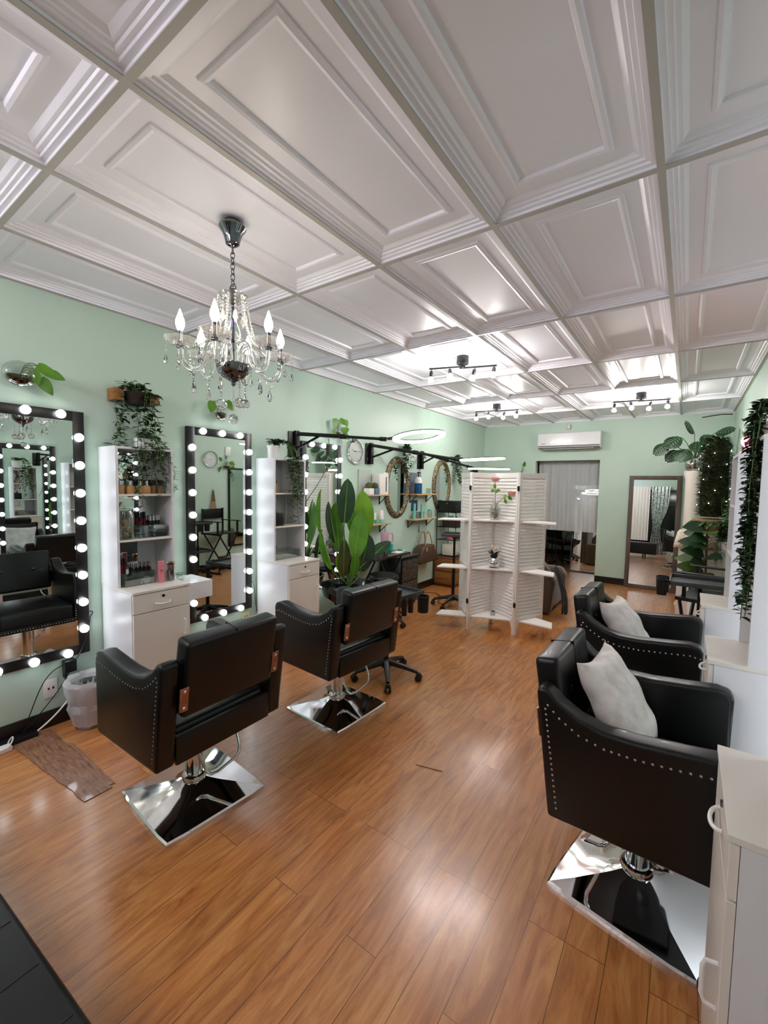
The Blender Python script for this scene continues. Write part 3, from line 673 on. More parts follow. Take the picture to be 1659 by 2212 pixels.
# eucalyptus on top of cosmetics tower
t = thing('eucalyptus_plant', 'grey green eucalyptus trailing from a white pot on top of the cosmetics tower', 'plant', (0.12, 1.47, 1.7795))
g = G(); g.lathe([(0, 0), (0.045, 0), (0.055, 0.07), (0.048, 0.07), (0, 0.06)], 20); g.build('pot', ceramic, t)
st = []
for i in range(12):
    a = -0.7+1.5*rnd.random()+(pi/2 if i % 3 == 0 else 0); L_ = 0.12+0.32*rnd.random()
    p0 = V((0, 0, 0.07)); p1 = V((0.10*cos(a), 0.12*sin(a), 0.10)); p2 = V((0.15*cos(a)+0.01, 0.16*sin(a), 0.0))
    st.append(bez(p0, p0+V((0, 0, 0.06)), p1, p2, 7) + vine_pts(tuple(p2), L_, (0.01, 0.02), int(L_/0.02)))
vines(t, st, 0.034, 0.020, leaf_e, every=2)
# plant on top of the second tower
t = thing('ivy_plant', 'white and green trailing ivy in a white pot on the second white tower', 'plant', (0.14, 2.66, 1.7795))
g = G(); g.lathe([(0, 0), (0.045, 0), (0.052, 0.10), (0.058, 0.10), (0.058, 0.115), (0.05, 0.115), (0, 0.1)], 24, o=(0, -0.06, 0)); g.build('pot', ceramic, t)
st = []
for i in range(12):
    a = rnd.random()*1.6-0.3; p2 = V((0.14*cos(a)+0.0, 0.04+0.13*sin(a)+0.03*rnd.random(), 0.02)); L_ = 0.2+0.42*rnd.random()
    st.append(bez((0, -0.04, 0.11), (0.02, -0.02, 0.2), p2+V((0, 0, 0.14)), p2, 7) + vine_pts(tuple(p2), L_, (0.01, 0.03), int(L_/0.024)))
for i in range(16):
    a = rnd.random()*2*pi; st.append(bez((0, -0.05, 0.10), (0, -0.04, 0.17), (0.07*cos(a), 0.07*sin(a), 0.18), (0.10*cos(a), -0.01+0.11*sin(a), 0.12+0.06*rnd.random()), 4))
vines(t, st, 0.050, 0.030, leaf_v, every=1)
# bird of paradise
def big_leaf(t, base, tip, W, m_, stem_from, up=(1, -0.6, 0.15), curl=0.06, fold=0.22):
    base, tip = V(base), V(tip); d = tip-base; L_ = d.length
    g = G(); g.leaf(base, d, L_, W, up=up, segs=12, fold=fold, curl=curl, shape='banana'); lf = g.build('leaf', m_, t, ang=70)
    side = d.normalized().cross(V(up)).normalized(); nrm = side.cross(d.normalized()).normalized()
    pts = [base + d*k/8 - nrm*(curl*L_*(k/8)**2) - nrm*0.001 for k in range(9)]
    g = G(); g.tube(pts, [0.006*(1-k/9)+0.001 for k in range(9)], 6); g.build('midrib', leaf_b, lf)
    sf = V(stem_from); g = G(); g.tube(bez(sf, sf+V((0, 0, (base-sf).z*0.5)), base-d*0.35, base, 8), 0.007, 6); g.build('stem', stem_m, t)
t = thing('bird_of_paradise_plant', 'large potted plant with tall paddle shaped green leaves beside the third lit mirror', 'plant', (0, 0, 0))
g = G(); g.lathe([(0, 0.0), (0.16, 0.0), (0.16, 0.02), (0.09, 0.05), (0.10, 0.26), (0.17, 0.36), (0.26, 0.42), (0.285, 0.50), (0.295, 0.53), (0.275, 0.53), (0.26, 0.47), (0, 0.46)], 36, o=(0.40, 3.37, 0)); g.build('planter', mat('black_glaze', (16, 20, 19), 0.14, coat=0.5), t)
g = G(); g.lathe([(0, 0.462), (0.262, 0.468)], 30, o=(0.40, 3.37, 0)); g.build('soil', soil, t)
S0 = (0.38, 3.40, 0.46)
big_leaf(t, (0.33, 3.37, 1.16), (0.36, 3.40, 1.62), 0.19, leaf_d, S0)
big_leaf(t, (0.36, 3.68, 0.99), (0.36, 3.64, 1.50), 0.23, leaf_b, S0)
big_leaf(t, (0.44, 3.42, 0.80), (0.44, 3.52, 1.28), 0.21, leaf_g, S0)
big_leaf(t, (0.36, 3.62, 0.62), (0.40, 3.72, 1.02), 0.22, leaf_d, S0)
big_leaf(t, (0.40, 3.72, 0.74), (0.44, 4.06, 0.93), 0.17, leaf_d, S0, up=(0.3, -0.5, 1))
big_leaf(t, (0.36, 3.34, 0.98), (0.38, 3.32, 0.60), 0.13, leaf_br, S0)
big_leaf(t, (0.28, 3.30, 0.96), (0.22, 3.22, 1.38), 0.18, leaf_d, S0, up=(-1, -0.3, 0.1))
big_leaf(t, (0.26, 3.38, 0.86), (0.16, 3.40, 1.36), 0.18, leaf_g, S0, up=(-1, 0.3, 0.1))
big_leaf(t, (0.30, 3.22, 0.70), (0.24, 3.08, 1.10), 0.18, leaf_g, S0, up=(-1, -0.5, 0.2))
big_leaf(t, (0.38, 3.50, 0.98), (0.30, 3.46, 1.40), 0.13, leaf_g, S0)
for i in range(4):
    a = i*1.4; big_leaf(t, (0.38+0.05*cos(a), 3.40+0.07*sin(a), 0.60), (0.38+0.10*cos(a), 3.40+0.14*sin(a), 0.86), 0.10, [leaf_g, leaf_br, leaf_d, leaf_b][i], S0)
# globe vases with pothos on the wall
def globe(label, loc, r, leaves, flat=1.0):
    t = thing('wall_vase', label, 'plant', loc, 0)
    g = G(); g.ball((0, 0, 0), r, 24, (0.7, flat, 1)); g.build('glass_globe', glass, t)
    g = G(); g.lathe([(0, -r*0.86), (r*0.45, -r*0.78), (r*0.78, -r*0.45), (r*0.86, -r*0.12), (0, -r*0.12)], 24, M=Matrix.Diagonal((0.68, flat, 1, 1))); g.build('water', water, t)
    gl = G(); gs = G()
    for (dy, dz, L_, W_, dd) in leaves:
        p1 = V((0.03, dy, dz)); gs.tube(bez((0, 0, 0), (0.01, dy*0.2, dz*0.8+0.02), (0.02, dy*0.6, dz+0.02), p1, 8), 0.0025, 5)
        gl.leaf(p1, (0.25, dd[0], dd[1]), L_, W_, up=(1, -0.4, 0.4), segs=7, fold=0.12, curl=0.15, shape='heart')
    gs.build('stem', stem_m, t); gl.build('leaves', leaf_g, t)
    return t
globe('glass globe wall vase with pothos leaves above the nearest left mirror', (0.06, 0.83, 2.16), 0.075, [(0.07, 0.06, 0.10, 0.06, (0.9, -0.5)), (0.09, 0.05, 0.10, 0.06, (1, -0.6)), (0.05, 0.03, 0.09, 0.055, (0.2, -1)), (0.08, -0.01, 0.11, 0.065, (0.7, -1.1)), (0.12, 0.03, 0.09, 0.06, (1, -0.3))], 1.15)
globe('small round glass wall vase with two pothos leaves, seen behind the crystal chandelier', (0.05, 2.13, 2.135), 0.07, [(-0.09, 0.07, 0.10, 0.07, (-0.35, -1)), (0.03, 0.09, 0.09, 0.07, (0.6, -0.8))], 0.8)
globe('glass wall vase with upright pothos leaves above the third lit mirror', (0.06, 3.56, 2.13), 0.06, [(-0.08, 0.13, 0.10, 0.07, (0, -1)), (0.0, 0.13, 0.10, 0.07, (0.5, -0.3)), (0.09, 0.14, 0.09, 0.06, (0.3, -1)), (0.03, 0.0, 0.11, 0.08, (0.5, 0.3)), (-0.05, -0.03, 0.10, 0.08, (-0.6, 0.1)), (0.06, -0.03, 0.10, 0.08, (0.6, -0.2))], 0.9)
globe('round vase with pothos beside the right wall clock, seen in the middle mirror', (RW-0.05, 4.70, 1.86), 0.07, [(-0.08, 0.09, 0.11, 0.08, (-0.5, 0.2)), (0.02, 0.12, 0.11, 0.08, (0.2, 0.4)), (0.10, 0.06, 0.11, 0.08, (0.8, -0.3)), (0.14, 0.0, 0.10, 0.07, (0.6, -1)), (-0.10, -0.03, 0.10, 0.07, (-0.4, -1))])

# ================================================================== CLOCKS, OVAL MIRRORS
def clock(label, loc, rz):
    t = thing('wall_clock', label, 'clock', loc, rz, 'round wall clocks')
    g = G(); g.lathe([(0.138, 0.0), (0.145, 0.0), (0.145, 0.03), (0.140, 0.036), (0.132, 0.034), (0.130, 0.012)], 48, M=rotY(pi/2)); g.build('case', silv_cap, t)
    g = G(); g.cyl((0.002, 0, 0), (0.010, 0, 0), 0.136, n=48); g.build('dial', mat('clock_dial', (205, 214, 206), 0.3), t)
    g = G()
    for k in range(12):
        a = k*pi/6; g.box(0.0102, 0.0112, -0.002, 0.002, 0.105, 0.122, M=rotX(a))
    g.build('hour_marks', drk_ink, t)
    for a, L_ in ((1.2, 0.065), (-1.5, 0.095)):
        g = G(); g.box(0.012, 0.014, -0.002, 0.002, -0.015, L_, M=rotX(a)); g.build('hand', silv_cap, t)
    g = G(); g.cyl((0.012, 0, 0), (0.017, 0, 0), 0.007, n=12); g.build('hub', black_plastic, t)
clock('round silver wall clock between the third lit mirror and the oval mirror', (0, 3.925, 1.945), 0)
clock('round wall clock on the right wall, seen in the middle lit mirror', (RW, 4.40, 1.955), pi)
def oval(label, loc):
    t = thing('oval_mirror', label, 'mirror', loc, 0, 'ornate oval mirrors')
    A, B = 0.31, 0.42; g = G(); n = 64; prof = [(0.0, 0.0), (0.012, 0.02), (0.03, 0.03), (0.055, 0.038), (0.075, 0.03), (0.085, 0.018), (0.09, 0.0)]; rings = []
    for k in range(n):
        a = 2*pi*k/n; rings.append([g.bm.verts.new((x+0.003*sin(a*24)*(1 if 0 < i < 6 else 0), (A-i_)*cos(a), (B-i_)*sin(a))) for i, (i_, x) in enumerate(prof)])
    for k in range(n):
        for i in range(len(prof)-1): g.bm.faces.new((rings[k][i], rings[(k+1) % n][i], rings[(k+1) % n][i+1], rings[k][i+1]))
    bmesh.ops.recalc_face_normals(g.bm, faces=g.bm.faces); fr = g.build('frame', ornate, t, ang=60)
    g = G(); 
    for k in range(56):
        a = 2*pi*k/56; g.ico((0.018, (A-0.088)*cos(a), (B-0.088)*sin(a)), 0.006, 1)
    g.build('bead_trim', gold_m, fr)
    g = G(); vs = [g.bm.verts.new((0.012, (A-0.085)*cos(2*pi*k/64), (B-0.085)*sin(2*pi*k/64))) for k in range(64)]; g.bm.faces.new(vs); g.build('mirror_pane', mirror_m, t, smooth=False)
oval('ornate antique silver oval mirror right of the wall clock', (0.002, 4.84, 1.525))
oval('ornate antique silver oval mirror nearer the back corner', (0.002, 6.12, 1.56))

# ================================================================== WALL SHELVES AND THEIR THINGS
def wshelf(label, y0, y1, z):
    t = thing('wall_shelf', label, 'shelf', (0, y0, z), 0, 'light wood wall shelves')
    g = G(); g.box(0.001, 0.15, 0, y1-y0, -0.016, 0, 0.001, 1); g.build('board', wood_l, t, smooth=False)
    for y in (0.05, y1-y0-0.07):
        g = G(); g.box(0.001, 0.006, y, y+0.02, -0.13, -0.016); g.box(0.006, 0.13, y, y+0.02, -0.022, -0.016); g.cyl((0.004, y+0.01, -0.12), (0.12, y+0.01, -0.02), 0.006, n=6); g.build('bracket', black_metal, t, smooth=False)
wshelf('upper light wood shelf with the blue cactus pot, left of the first oval mirror', 3.98, 4.50, 1.44)
wshelf('lower light wood shelf with teal packets, left of the first oval mirror', 3.98, 4.52, 1.08)
wshelf('upper light wood shelf with the blue pump bottle between the oval mirrors', 5.12, 5.70, 1.44)
wshelf('lower light wood shelf with clear brush stands between the oval mirrors', 5.08, 5.72, 1.085)
def simple(name, label, cat, g, m_, loc=(0, 0, 0), rz=0, group=None, smooth=True):
    o = g.build(name, m_, None, smooth=smooth); o.location = loc; o.rotation_euler = (0, 0, rz); return tag(o, label, cat, group)
def cactus(label, loc, potm, cm, square=True):
    t = thing('potted_cactus', label, 'plant', loc)
    g = G(); g.box(-0.045, 0.045, -0.045, 0.045, 0, 0.075, 0.004); g.build('pot', potm, t)
    g = G(); g.ball((0, 0, 0.10), 0.045, 14, (1, 1, 1.05)); g.build('cactus_body', cm, t)
cact = mat('cactus', (96, 96, 48), 0.8, noise=(60, (60, 66, 30)), bump=(80, 1, 0.01))
cactus('round brown cactus in a blue square pot on the upper shelf', (0.10, 4.205, 1.4405), blue_pot, cact)
cactus('round dark cactus in a white square pot at the left end of the upper shelf', (0.10, 4.09, 1.4405), ceramic, cact)
simple('framed_board', 'grey flat panel standing at the back of the upper shelf behind the cactus pots', 'panel', G().box(0, 0.012, 0, 0.24, 0, 0.30, 0.002), mat('grey_panel', (176, 184, 176), 0.4), (0.003, 4.0, 1.4405))
t = thing('paper_box', 'cream box with folded paper sleeves at the right end of the upper shelf', 'box', (0.085, 4.36, 1.4405))
g = G(); g.box(-0.07, 0.05, -0.10, 0.09, 0, 0.255, 0.003); g.build('box_body', paper, t)
g = G(); g.box(0.052, 0.054, 0.03, 0.045, 0.03, 0.22); g.build('slot', grey_plastic, t)
g = G(); g.box(0.02, 0.022, 0.02, 0.16, 0.14, 0.275, M=rotZ(0.2)); g.build('paper_sleeve', curtain_m, t)
def pack(label, loc, rz, tilt, h=0.14, m2=teal_p):
    t = thing('product_packet', label, 'packet', loc, rz); t.rotation_euler = (0, tilt, rz)
    g = G(); g.box(-0.012, 0.012, -0.045, 0.045, 0.045, h, 0.002); g.build('upper_part', paper, t)
    g = G(); g.box(-0.012, 0.012, -0.045, 0.045, 0, 0.045, 0.002); g.build('teal_band', m2, t)
pack('white packet with teal band leaning on the lower shelf, nearest the oval mirror', (0.11, 4.36, 1.0815), 0.2, -0.12, 0.16)
pack('white packet with teal band at the left end of the lower shelf', (0.10, 4.12, 1.0815), -0.15, -0.1, 0.15)
pack('narrow teal packet between the two white ones on the lower shelf', (0.07, 4.24, 1.0815), 0.1, -0.05, 0.13, teal_m)
simple('small_picture', 'small dark picture at the back of the lower shelf with teal packets', 'picture', G().box(0, 0.01, 0, 0.09, 0, 0.12, 0.002), grey_plastic, (0.004, 4.14, 1.25))
t = thing('pump_bottle', 'clear bottle of blue liquid with black pump on the upper shelf between the oval mirrors', 'bottle', (0.10, 5.24, 1.4405))
g = G(); g.lathe([(0, 0), (0.05, 0), (0.055, 0.01), (0.055, 0.15), (0, 0.15)], 24); g.build('liquid', blue_liq, t)
g = G(); g.lathe([(0.055, 0.151), (0.055, 0.20), (0.03, 0.235), (0.018, 0.24), (0, 0.24)], 24); g.build('bottle', ceramic, t)
g = G(); g.cyl((0, 0, 0.24), (0, 0, 0.30), 0.008, n=8); g.box(-0.02, 0.035, -0.008, 0.008, 0.295, 0.31, 0.003); g.build('pump', black_plastic, t)
simple('flat_tablet', 'grey flat panel hung on the wall behind the blue pump bottle', 'panel', G().box(0, 0.012, 0, 0.30, 0, 0.30, 0.002), mat('slate_panel', (108, 116, 126), 0.35), (0.001, 5.16, 1.4405))
g = G()
for k in range(3): g.cyl((0.0, 0.045*k, 0), (0.0, 0.045*k, 0.08), 0.016, n=14)
simple('clear_cup_row', 'row of small joined clear cups on the upper shelf between the oval mirrors', 'cups', g, acrylic, (0.10, 5.49, 1.4405))
for i, (y, h, lab) in enumerate(((5.15, 0.22, 'tall teal brush tube at the left end of the lower shelf'), (5.36, 0.20, 'tall teal brush tube near the middle of the lower shelf'))):
    simple('teal_tube', lab + ' between the oval mirrors', 'tube', G().cyl((0, 0, 0), (0, 0, h), 0.018, n=14), teal_p, (0.10, y, 1.0855))
organizer('low clear acrylic rack on the lower shelf between the oval mirrors', (0.035, 5.19, 1.086), 0.045, 0.26, 0.09, 2)
jar('small clear jar at the right end of the lower shelf between the oval mirrors', (0.09, 5.60, 1.0855), 0.035, 0.10, None, lid=teal_m)
simple('teal_card', 'dark blue card on the wall between the two shelves by the oval mirrors', 'card', G().box(0, 0.01, 0, 0.16, 0, 0.16, 0.001), mat('navy_card', (40, 60, 92), 0.5), (0.001, 5.22, 1.19))

# hanging ivy on small wire wall brackets above oval mirrors
def wall_ivy(label, loc, L_, n):
    t = thing('wall_planter', label, 'plant', loc)
    g = G(); g.tube([(0, -0.08, 0.06), (0, -0.08, 0), (0.12, -0.08, 0), (0.12, 0.08, 0), (0, 0.08, 0), (0, 0.08, 0.06)], 0.003, 6); g.build('wire_bracket', black_metal, t)
    g = G(); g.lathe([(0, 0), (0.04, 0), (0.055, 0.06), (0, 0.055)], 16, o=(0.06, 0, 0)); g.build('pot', black_plastic, t)
    st = []
    for i in range(n):
        a = rnd.random()*2*pi; p2 = V((0.07+0.06*cos(a), 0.07*sin(a), 0.0)); l = L_*(0.4+0.6*rnd.random()); st.append(bez((0.06, 0, 0.06), (0.06, 0, 0.11), p2+V((0, 0, 0.08)), p2, 5)+vine_pts(tuple(p2), l, (0.01, 0.0), int(l/0.024)))
    vines(t, st, 0.050, 0.028, leaf_d, every=2)
wall_ivy('ivy trailing from a wire wall holder over the first oval mirror', (0.002, 4.98, 2.02), 0.40, 8)
wall_ivy('ivy trailing from a wire wall holder over the second oval mirror', (0.002, 6.55, 1.98), 0.42, 8)
wall_ivy('small ivy holder on the left wall near the back corner, above the folding screen', (0.002, 7.3, 1.80), 0.3, 5)

# ================================================================== RING LAMPS ON WALL ARMS
def wall_arm(label, root, end, brz=0.0):
    t = thing('wall_lamp_arm', label, 'lamp arm', root, 0, 'black swing arms for ring lamps')
    e = V(end)-V(root); d = V((e.x, e.y, 0)).normalized()
    g = G(); g.box(0.001, 0.012, -0.06, 0.055, -0.23, 0.02, 0.002); g.box(0.012, 0.045, 0.005, 0.055, -0.23, 0.03, 0.002); g.build('wall_plate', black_metal, t)
    g = G()
    for z in (0.0, -0.17):
        for y in (-0.025, 0.027): g.ball((0.036 if y > 0 else 0.012, y, z), 0.007, 8)
    g.build('plate_bolts', chrome, t)
    p = V((0.03, 0.025, 0)); g = G(); g.tube([p, p+(e-p)*0.55], 0.019, 12); g.tube([p+(e-p)*0.5, e], 0.014, 12); g.tube([p+(e-p)*0.50, p+(e-p)*0.56], 0.025, 12); g.tube([p+(e-p)*0.93, e], 0.020, 12); g.build('arm_tube', black_metal, t)
    g = G(); g.cyl(p+V((0, 0, -0.15)), p+(e-p)*0.26+V((0, 0, -0.01)), 0.013, n=8); g.build('brace', black_metal, t)
    q = p+(e-p)*0.64; g = G(); g.cyl(q, q+V((0, 0, -0.04)), 0.006, n=8); g.box(-0.02, 0.02, -0.012, 0.012, -0.05, -0.04, 0.002, M=Matrix.Translation(q)); g.build('clamp_knob', black_plastic, t)
def ring_lamp(label, c, R, tilt, zr):
    t = thing('ring_lamp', label, 'lamp', c, zr, 'white ring lamps'); t.rotation_euler = (rotZ(0) @ Matrix.Rotation(tilt[0], 4, V((0.816, 0.578, 0))) @ Matrix.Rotation(tilt[1], 4, V((-0.576, 0.815, 0))) @ rotZ(zr)).to_euler()
    def ringbox(r0, r1, z0, z1):
        g = G(); n = 56; P = [(r0, z0), (r1, z0), (r1, z1), (r0, z1)]; rg = []
        for k in range(n):
            a = 2*pi*k/n; rg.append([g.bm.verts.new((r*cos(a), r*sin(a), z)) for r, z in P])
        for k in range(n):
            for i in range(4): g.bm.faces.new((rg[k][i], rg[(k+1) % n][i], rg[(k+1) % n][(i+1) % 4], rg[k][(i+1) % 4]))
        bmesh.ops.recalc_face_normals(g.bm, faces=g.bm.faces); return g
    ringbox(R-0.055, R, -0.016, 0.0).build('diffuser', ring_m, t)
    ringbox(R-0.057, R+0.002, 0.0, 0.008).build('housing', grey_plastic, t)
    g = G(); g.box(-R-0.05, -R+0.03, -0.02, 0.02, 0.0, 0.022, 0.004); g.build('mount', black_plastic, t)
wall_arm('black wall arm nearest the camera, holding the largest looking ring lamp', (0.002, 2.96, 2.05), (0.90, 3.30, 1.985))
wall_arm('black wall arm beside the clock, reaching over the first oval mirror', (0.002, 4.19, 2.04), (0.98, 4.62, 1.875))
wall_arm('black wall arm nearest the back corner, above the blue pump bottle', (0.002, 5.42, 2.03), (0.96, 5.10, 1.80))
ring_lamp('lit white ring lamp nearest the camera, in front of the left wall', (1.16, 3.45, 2.015), 0.245, (-0.10, -0.10), 0.42)
ring_lamp('lit white ring lamp, the upper of the two above the folding screen', (1.235, 4.78, 1.885), 0.26, (0.015, -0.05), 0.6)
ring_lamp('lit white ring lamp, the lower of the two just above the folding screen', (1.20, 5.08, 1.785), 0.25, (0.03, 0.0), -0.1)
t = thing('power_adapter', 'grey power adapter hanging on a cord from the nearest wall arm', 'adapter', (0.36, 3.10, 1.96))
g = G(); g.box(-0.02, 0.02, -0.022, 0.022, -0.13, -0.02, 0.004); g.build('adapter_body', grey_plastic, t)
g = G(); g.tube([(0, 0, 0.04), (0, 0, -0.02)], 0.003, 6); g.tube(bez((0, 0, -0.13), (0, 0, -0.3), (-0.15, -0.1, -0.5), (-0.34, -0.12, -0.75), 10), 0.003, 6); g.build('cord', black_plastic, t)

# ================================================================== CHANDELIER
def chandelier():
    t = thing('chandelier', 'crystal chandelier with six candle bulbs hanging from the coffered ceiling', 'chandelier', (1.493, 1.226, 0.041)); t.scale = (0.985, 0.985, 0.985)
    g = G(); g.lathe([(0, HC+0.044), (0.035, HC+0.044), (0.035, HC+0.022), (0.058, HC+0.020), (0.060, HC+0.012), (0.054, HC+0.002), (0.044, HC-0.012), (0.036, HC-0.035), (0.030, HC-0.058), (0.012, HC-0.070), (0, HC-0.070)], 32); g.build('canopy', dchrome, t)
    g = G()
    g.cyl((0, 0, HC-0.07), (0, 0, HC-0.10), 0.005, n=8)
    z = HC-0.108
    for k in range(6):
        M = rotZ(pi/2*(k % 2)+0.4) @ rotX(pi/2); g.torus((0, 0, z), 0.010, 0.0022, 14, 6, M=M, sz=(1, 1.6, 1)); z -= 0.024
    g.build('chain', dchrome, t)
    g = G(); g.torus((0, 0, 2.428), 0.022, 0.003, 18, 6, M=rotX(pi/2)); g.cyl((0, 0, 2.43), (0, 0, 2.36), 0.010, n=12); g.build('loop', dchrome, t)
    g = G(); g.lathe([(0.012, 2.375), (0.04, 2.385), (0.062, 2.40), (0.066, 2.398), (0.05, 2.378), (0.014, 2.362)], 40, wave=0.05, wn=10); g.build('crown_dish', crystal_t, t)
    g = G(); g.lathe([(0.006, 2.36), (0.016, 2.35), (0.009, 2.335), (0.012, 2.31), (0.022, 2.27), (0.036, 2.235), (0.034, 2.215), (0.016, 2.195), (0.02, 2.185), (0.03, 2.175), (0.022, 2.16), (0.012, 2.15), (0.012, 2.10), (0, 2.10)], 24); g.build('glass_column', crystal, t)
    g = G(); g.cyl((0, 0, 2.10), (0, 0, 2.36), 0.004, n=8); g.build('rod', dchrome, t)
    g = G(); g.lathe([(0.0, 2.085), (0.075, 2.085), (0.075, 2.075), (0.068, 2.05), (0.05, 2.03), (0.02, 2.014), (0.008, 2.005), (0.01, 1.995), (0, 1.985)], 40, wave=0.02, wn=20); g.build('bottom_bowl', dchrome, t)
    for k in range(6):
        a = radians(6+60*k); c, s_ = cos(a), sin(a)
        def P(r, z): return V((r*c, r*s_, z))
        pts = bez(P(0.03, 2.10), P(0.04, 2.20), P(0.10, 2.20), P(0.11, 2.11), 8) + bez(P(0.11, 2.11), P(0.13, 2.02), P(0.225, 2.01), P(0.222, 2.13), 10)[1:]
        g = G(); g.tube(pts, 0.011, 10); arm = g.build('arm', crystal, t)
        g = G(); g.lathe([(0.012, 2.132), (0.035, 2.135), (0.058, 2.152), (0.066, 2.166), (0.062, 2.166), (0.05, 2.152), (0.03, 2.142), (0.012, 2.14)], 32, o=P(0.222, 0), wave=0.05, wn=8); g.build('drip_dish', crystal_t, arm)
        g = G(); g.cyl(P(0.222, 2.125), P(0.222, 2.138), 0.016, n=14); g.build('arm_cup', dchrome, arm)
        g = G(); g.cyl(P(0.222, 2.138), P(0.222, 2.198), 0.0095, n=14); g.build('candle_sleeve', dchrome, arm)
        g = G(); g.lathe([(0, 2.198), (0.010, 2.20), (0.0185, 2.222), (0.0178, 2.242), (0.010, 2.265), (0.003, 2.287), (0, 2.293)], 16, o=P(0.222, 0)); g.build('candle_bulb', flame_m, arm)
        # drops under the dish
        for q, (da, l) in enumerate(((0.0, 0.06), (0.28, 0.045), (-0.28, 0.05))):
            r_ = 0.28 if q == 0 else 0.235; b = V((r_*cos(a+da*0.9), r_*sin(a+da*0.9), 2.15))
            g = G(); n = 3
            for j in range(n): g.ico(b+V((0, 0, -0.012-0.016*j)), 0.006, 1)
            g.lathe([(0, -0.062), (0.005, -0.070), (0.010, -0.088), (0.007, -0.098), (0, -0.102)], 8, o=b); g.build('crystal_drop', crystal, arm, smooth=False)
        b = P(0.17, 2.035); g = G(); g.torus(b+V((0, 0, -0.012)), 0.014, 0.002, 18, 6, M=rotZ(a) @ rotX(pi/2))
        g.ico(b+V((0, 0, -0.036)), 0.006, 1); g.lathe([(0, -0.042), (0.006, -0.055), (0.012, -0.08), (0.008, -0.096), (0, -0.10)], 8, o=b); g.build('crystal_drop', crystal, arm, smooth=False)
        # bead strand from the crown to the dish
        bp = bez(P(0.06, 2.385), P(0.075, 2.30), P(0.09, 2.16), P(0.17, 2.14), 22)
        g = G()
        for j, p in enumerate(bp): g.ico(p, 0.0078, 1)
        g.build('bead_strand', crystal_b, t, smooth=False)
        c2 = V((0.055*cos(a+0.5), 0.055*sin(a+0.5), 0)); g = G()
        for j in range(4): g.ico(c2+V((0, 0, 2.385-0.016*j)), 0.006, 1)
        g.lathe([(0, 2.325), (0.008, 2.31), (0.012, 2.285), (0, 2.262)], 8, o=c2); g.build('bead_strand', crystal_b, t, smooth=False)
    for (x, y, z0, zb, r) in ((0.0, 0.0, 1.985, 1.838, 0.024), (0.06, -0.01, 2.03, 1.905, 0.024), (-0.055, -0.025, 2.03, 1.905, 0.026), (0.01, 0.058, 2.03, 1.915, 0.023), (-0.01, -0.06, 2.02, 1.90, 0.022)):
        g = G(); n = int((z0-zb-r)/0.0125)
        for j in range(n): g.ico((x, y, z0-0.0125*(j+0.5)), 0.0055, 1)
        g.ico((x, y, zb), r, 2); g.build('crystal_ball', crystal, t, smooth=False)
    return t
chandelier()

# ================================================================== CEILING BARS WITH SPOTS
def track(label, loc, rz):
    t = thing('ceiling_spotlight_bar', label, 'ceiling lamp', loc, rz, 'black spotlight bars')
    g = G(); g.lathe([(0, 0.055), (0.055, 0.055), (0.056, -0.02), (0.052, -0.026), (0, -0.026)], 32); g.cyl((0, 0, -0.026), (0, 0, -0.045), 0.012, n=12); g.build('canopy', black_metal, t)
    for s_, zz in ((-1, -0.05), (1, -0.05)):
        g = G(); x0, x1 = (-0.30, 0.03) if s_ < 0 else (-0.03, 0.30); yy = 0.022*s_
        g.box(x0, x1, yy-0.006, yy+0.006, zz-0.008, zz+0.006, 0.002); g.build('bar', black_metal, t)
    g = G(); g.cyl((0, -0.03, -0.05), (0, 0.03, -0.05), 0.010, n=10); g.build('pivot', black_metal, t)
    for k, (x, tx, ty) in enumerate(((-0.28, 0.05, 0.05), (-0.11, -0.15, -0.45), (0.11, 0.25, 0.1), (0.28, 0.1, -0.45))):
        yy = 0.022*(-1 if x < 0 else 1)
        M = Matrix.Translation((x, yy, -0.058)) @ Euler((ty, tx, 0)).to_matrix().to_4x4()
        g = G(); g.cyl((x, yy, -0.056), (x, yy, -0.075), 0.004, n=8)
        hd = G(); hd.lathe([(0, -0.015), (0.014, -0.015), (0.016, -0.022), (0.016, -0.065), (0.013, -0.068), (0, -0.068)], 18, M=M); g._merge(hd.bm); sp = g.build('spot_head', black_metal, t)
        g = G(); g.lathe([(0.012, -0.0685), (0.016, -0.075), (0.025, -0.092), (0.025, -0.102), (0.018, -0.112), (0, -0.116)], 18, M=M); g.build('bulb', spot_m, sp)
tr = [('black four bulb spotlight bar on the ceiling, nearest of the three', (1.50, 3.62, HC), 0.28),
      ('black four bulb spotlight bar on the ceiling in the left back corner', (0.95, 5.93, HC), 0.15),
      ('black four bulb spotlight bar on the ceiling before the air conditioner wall, right one', (2.70, 6.10, HC), 0.12),
      ('added fill light, unseen four bulb bar behind the photographer, left one', (0.80, -0.70, HC), 0.2),  # unseen bar, added to brighten the front of the room
      ('added fill light, unseen four bulb bar behind the photographer, right one', (1.75, -1.0, HC), 0.2)]  # second added bar out of view, more fill for front ceiling and floor
for lab, loc, rz in tr: track(lab, loc, rz)

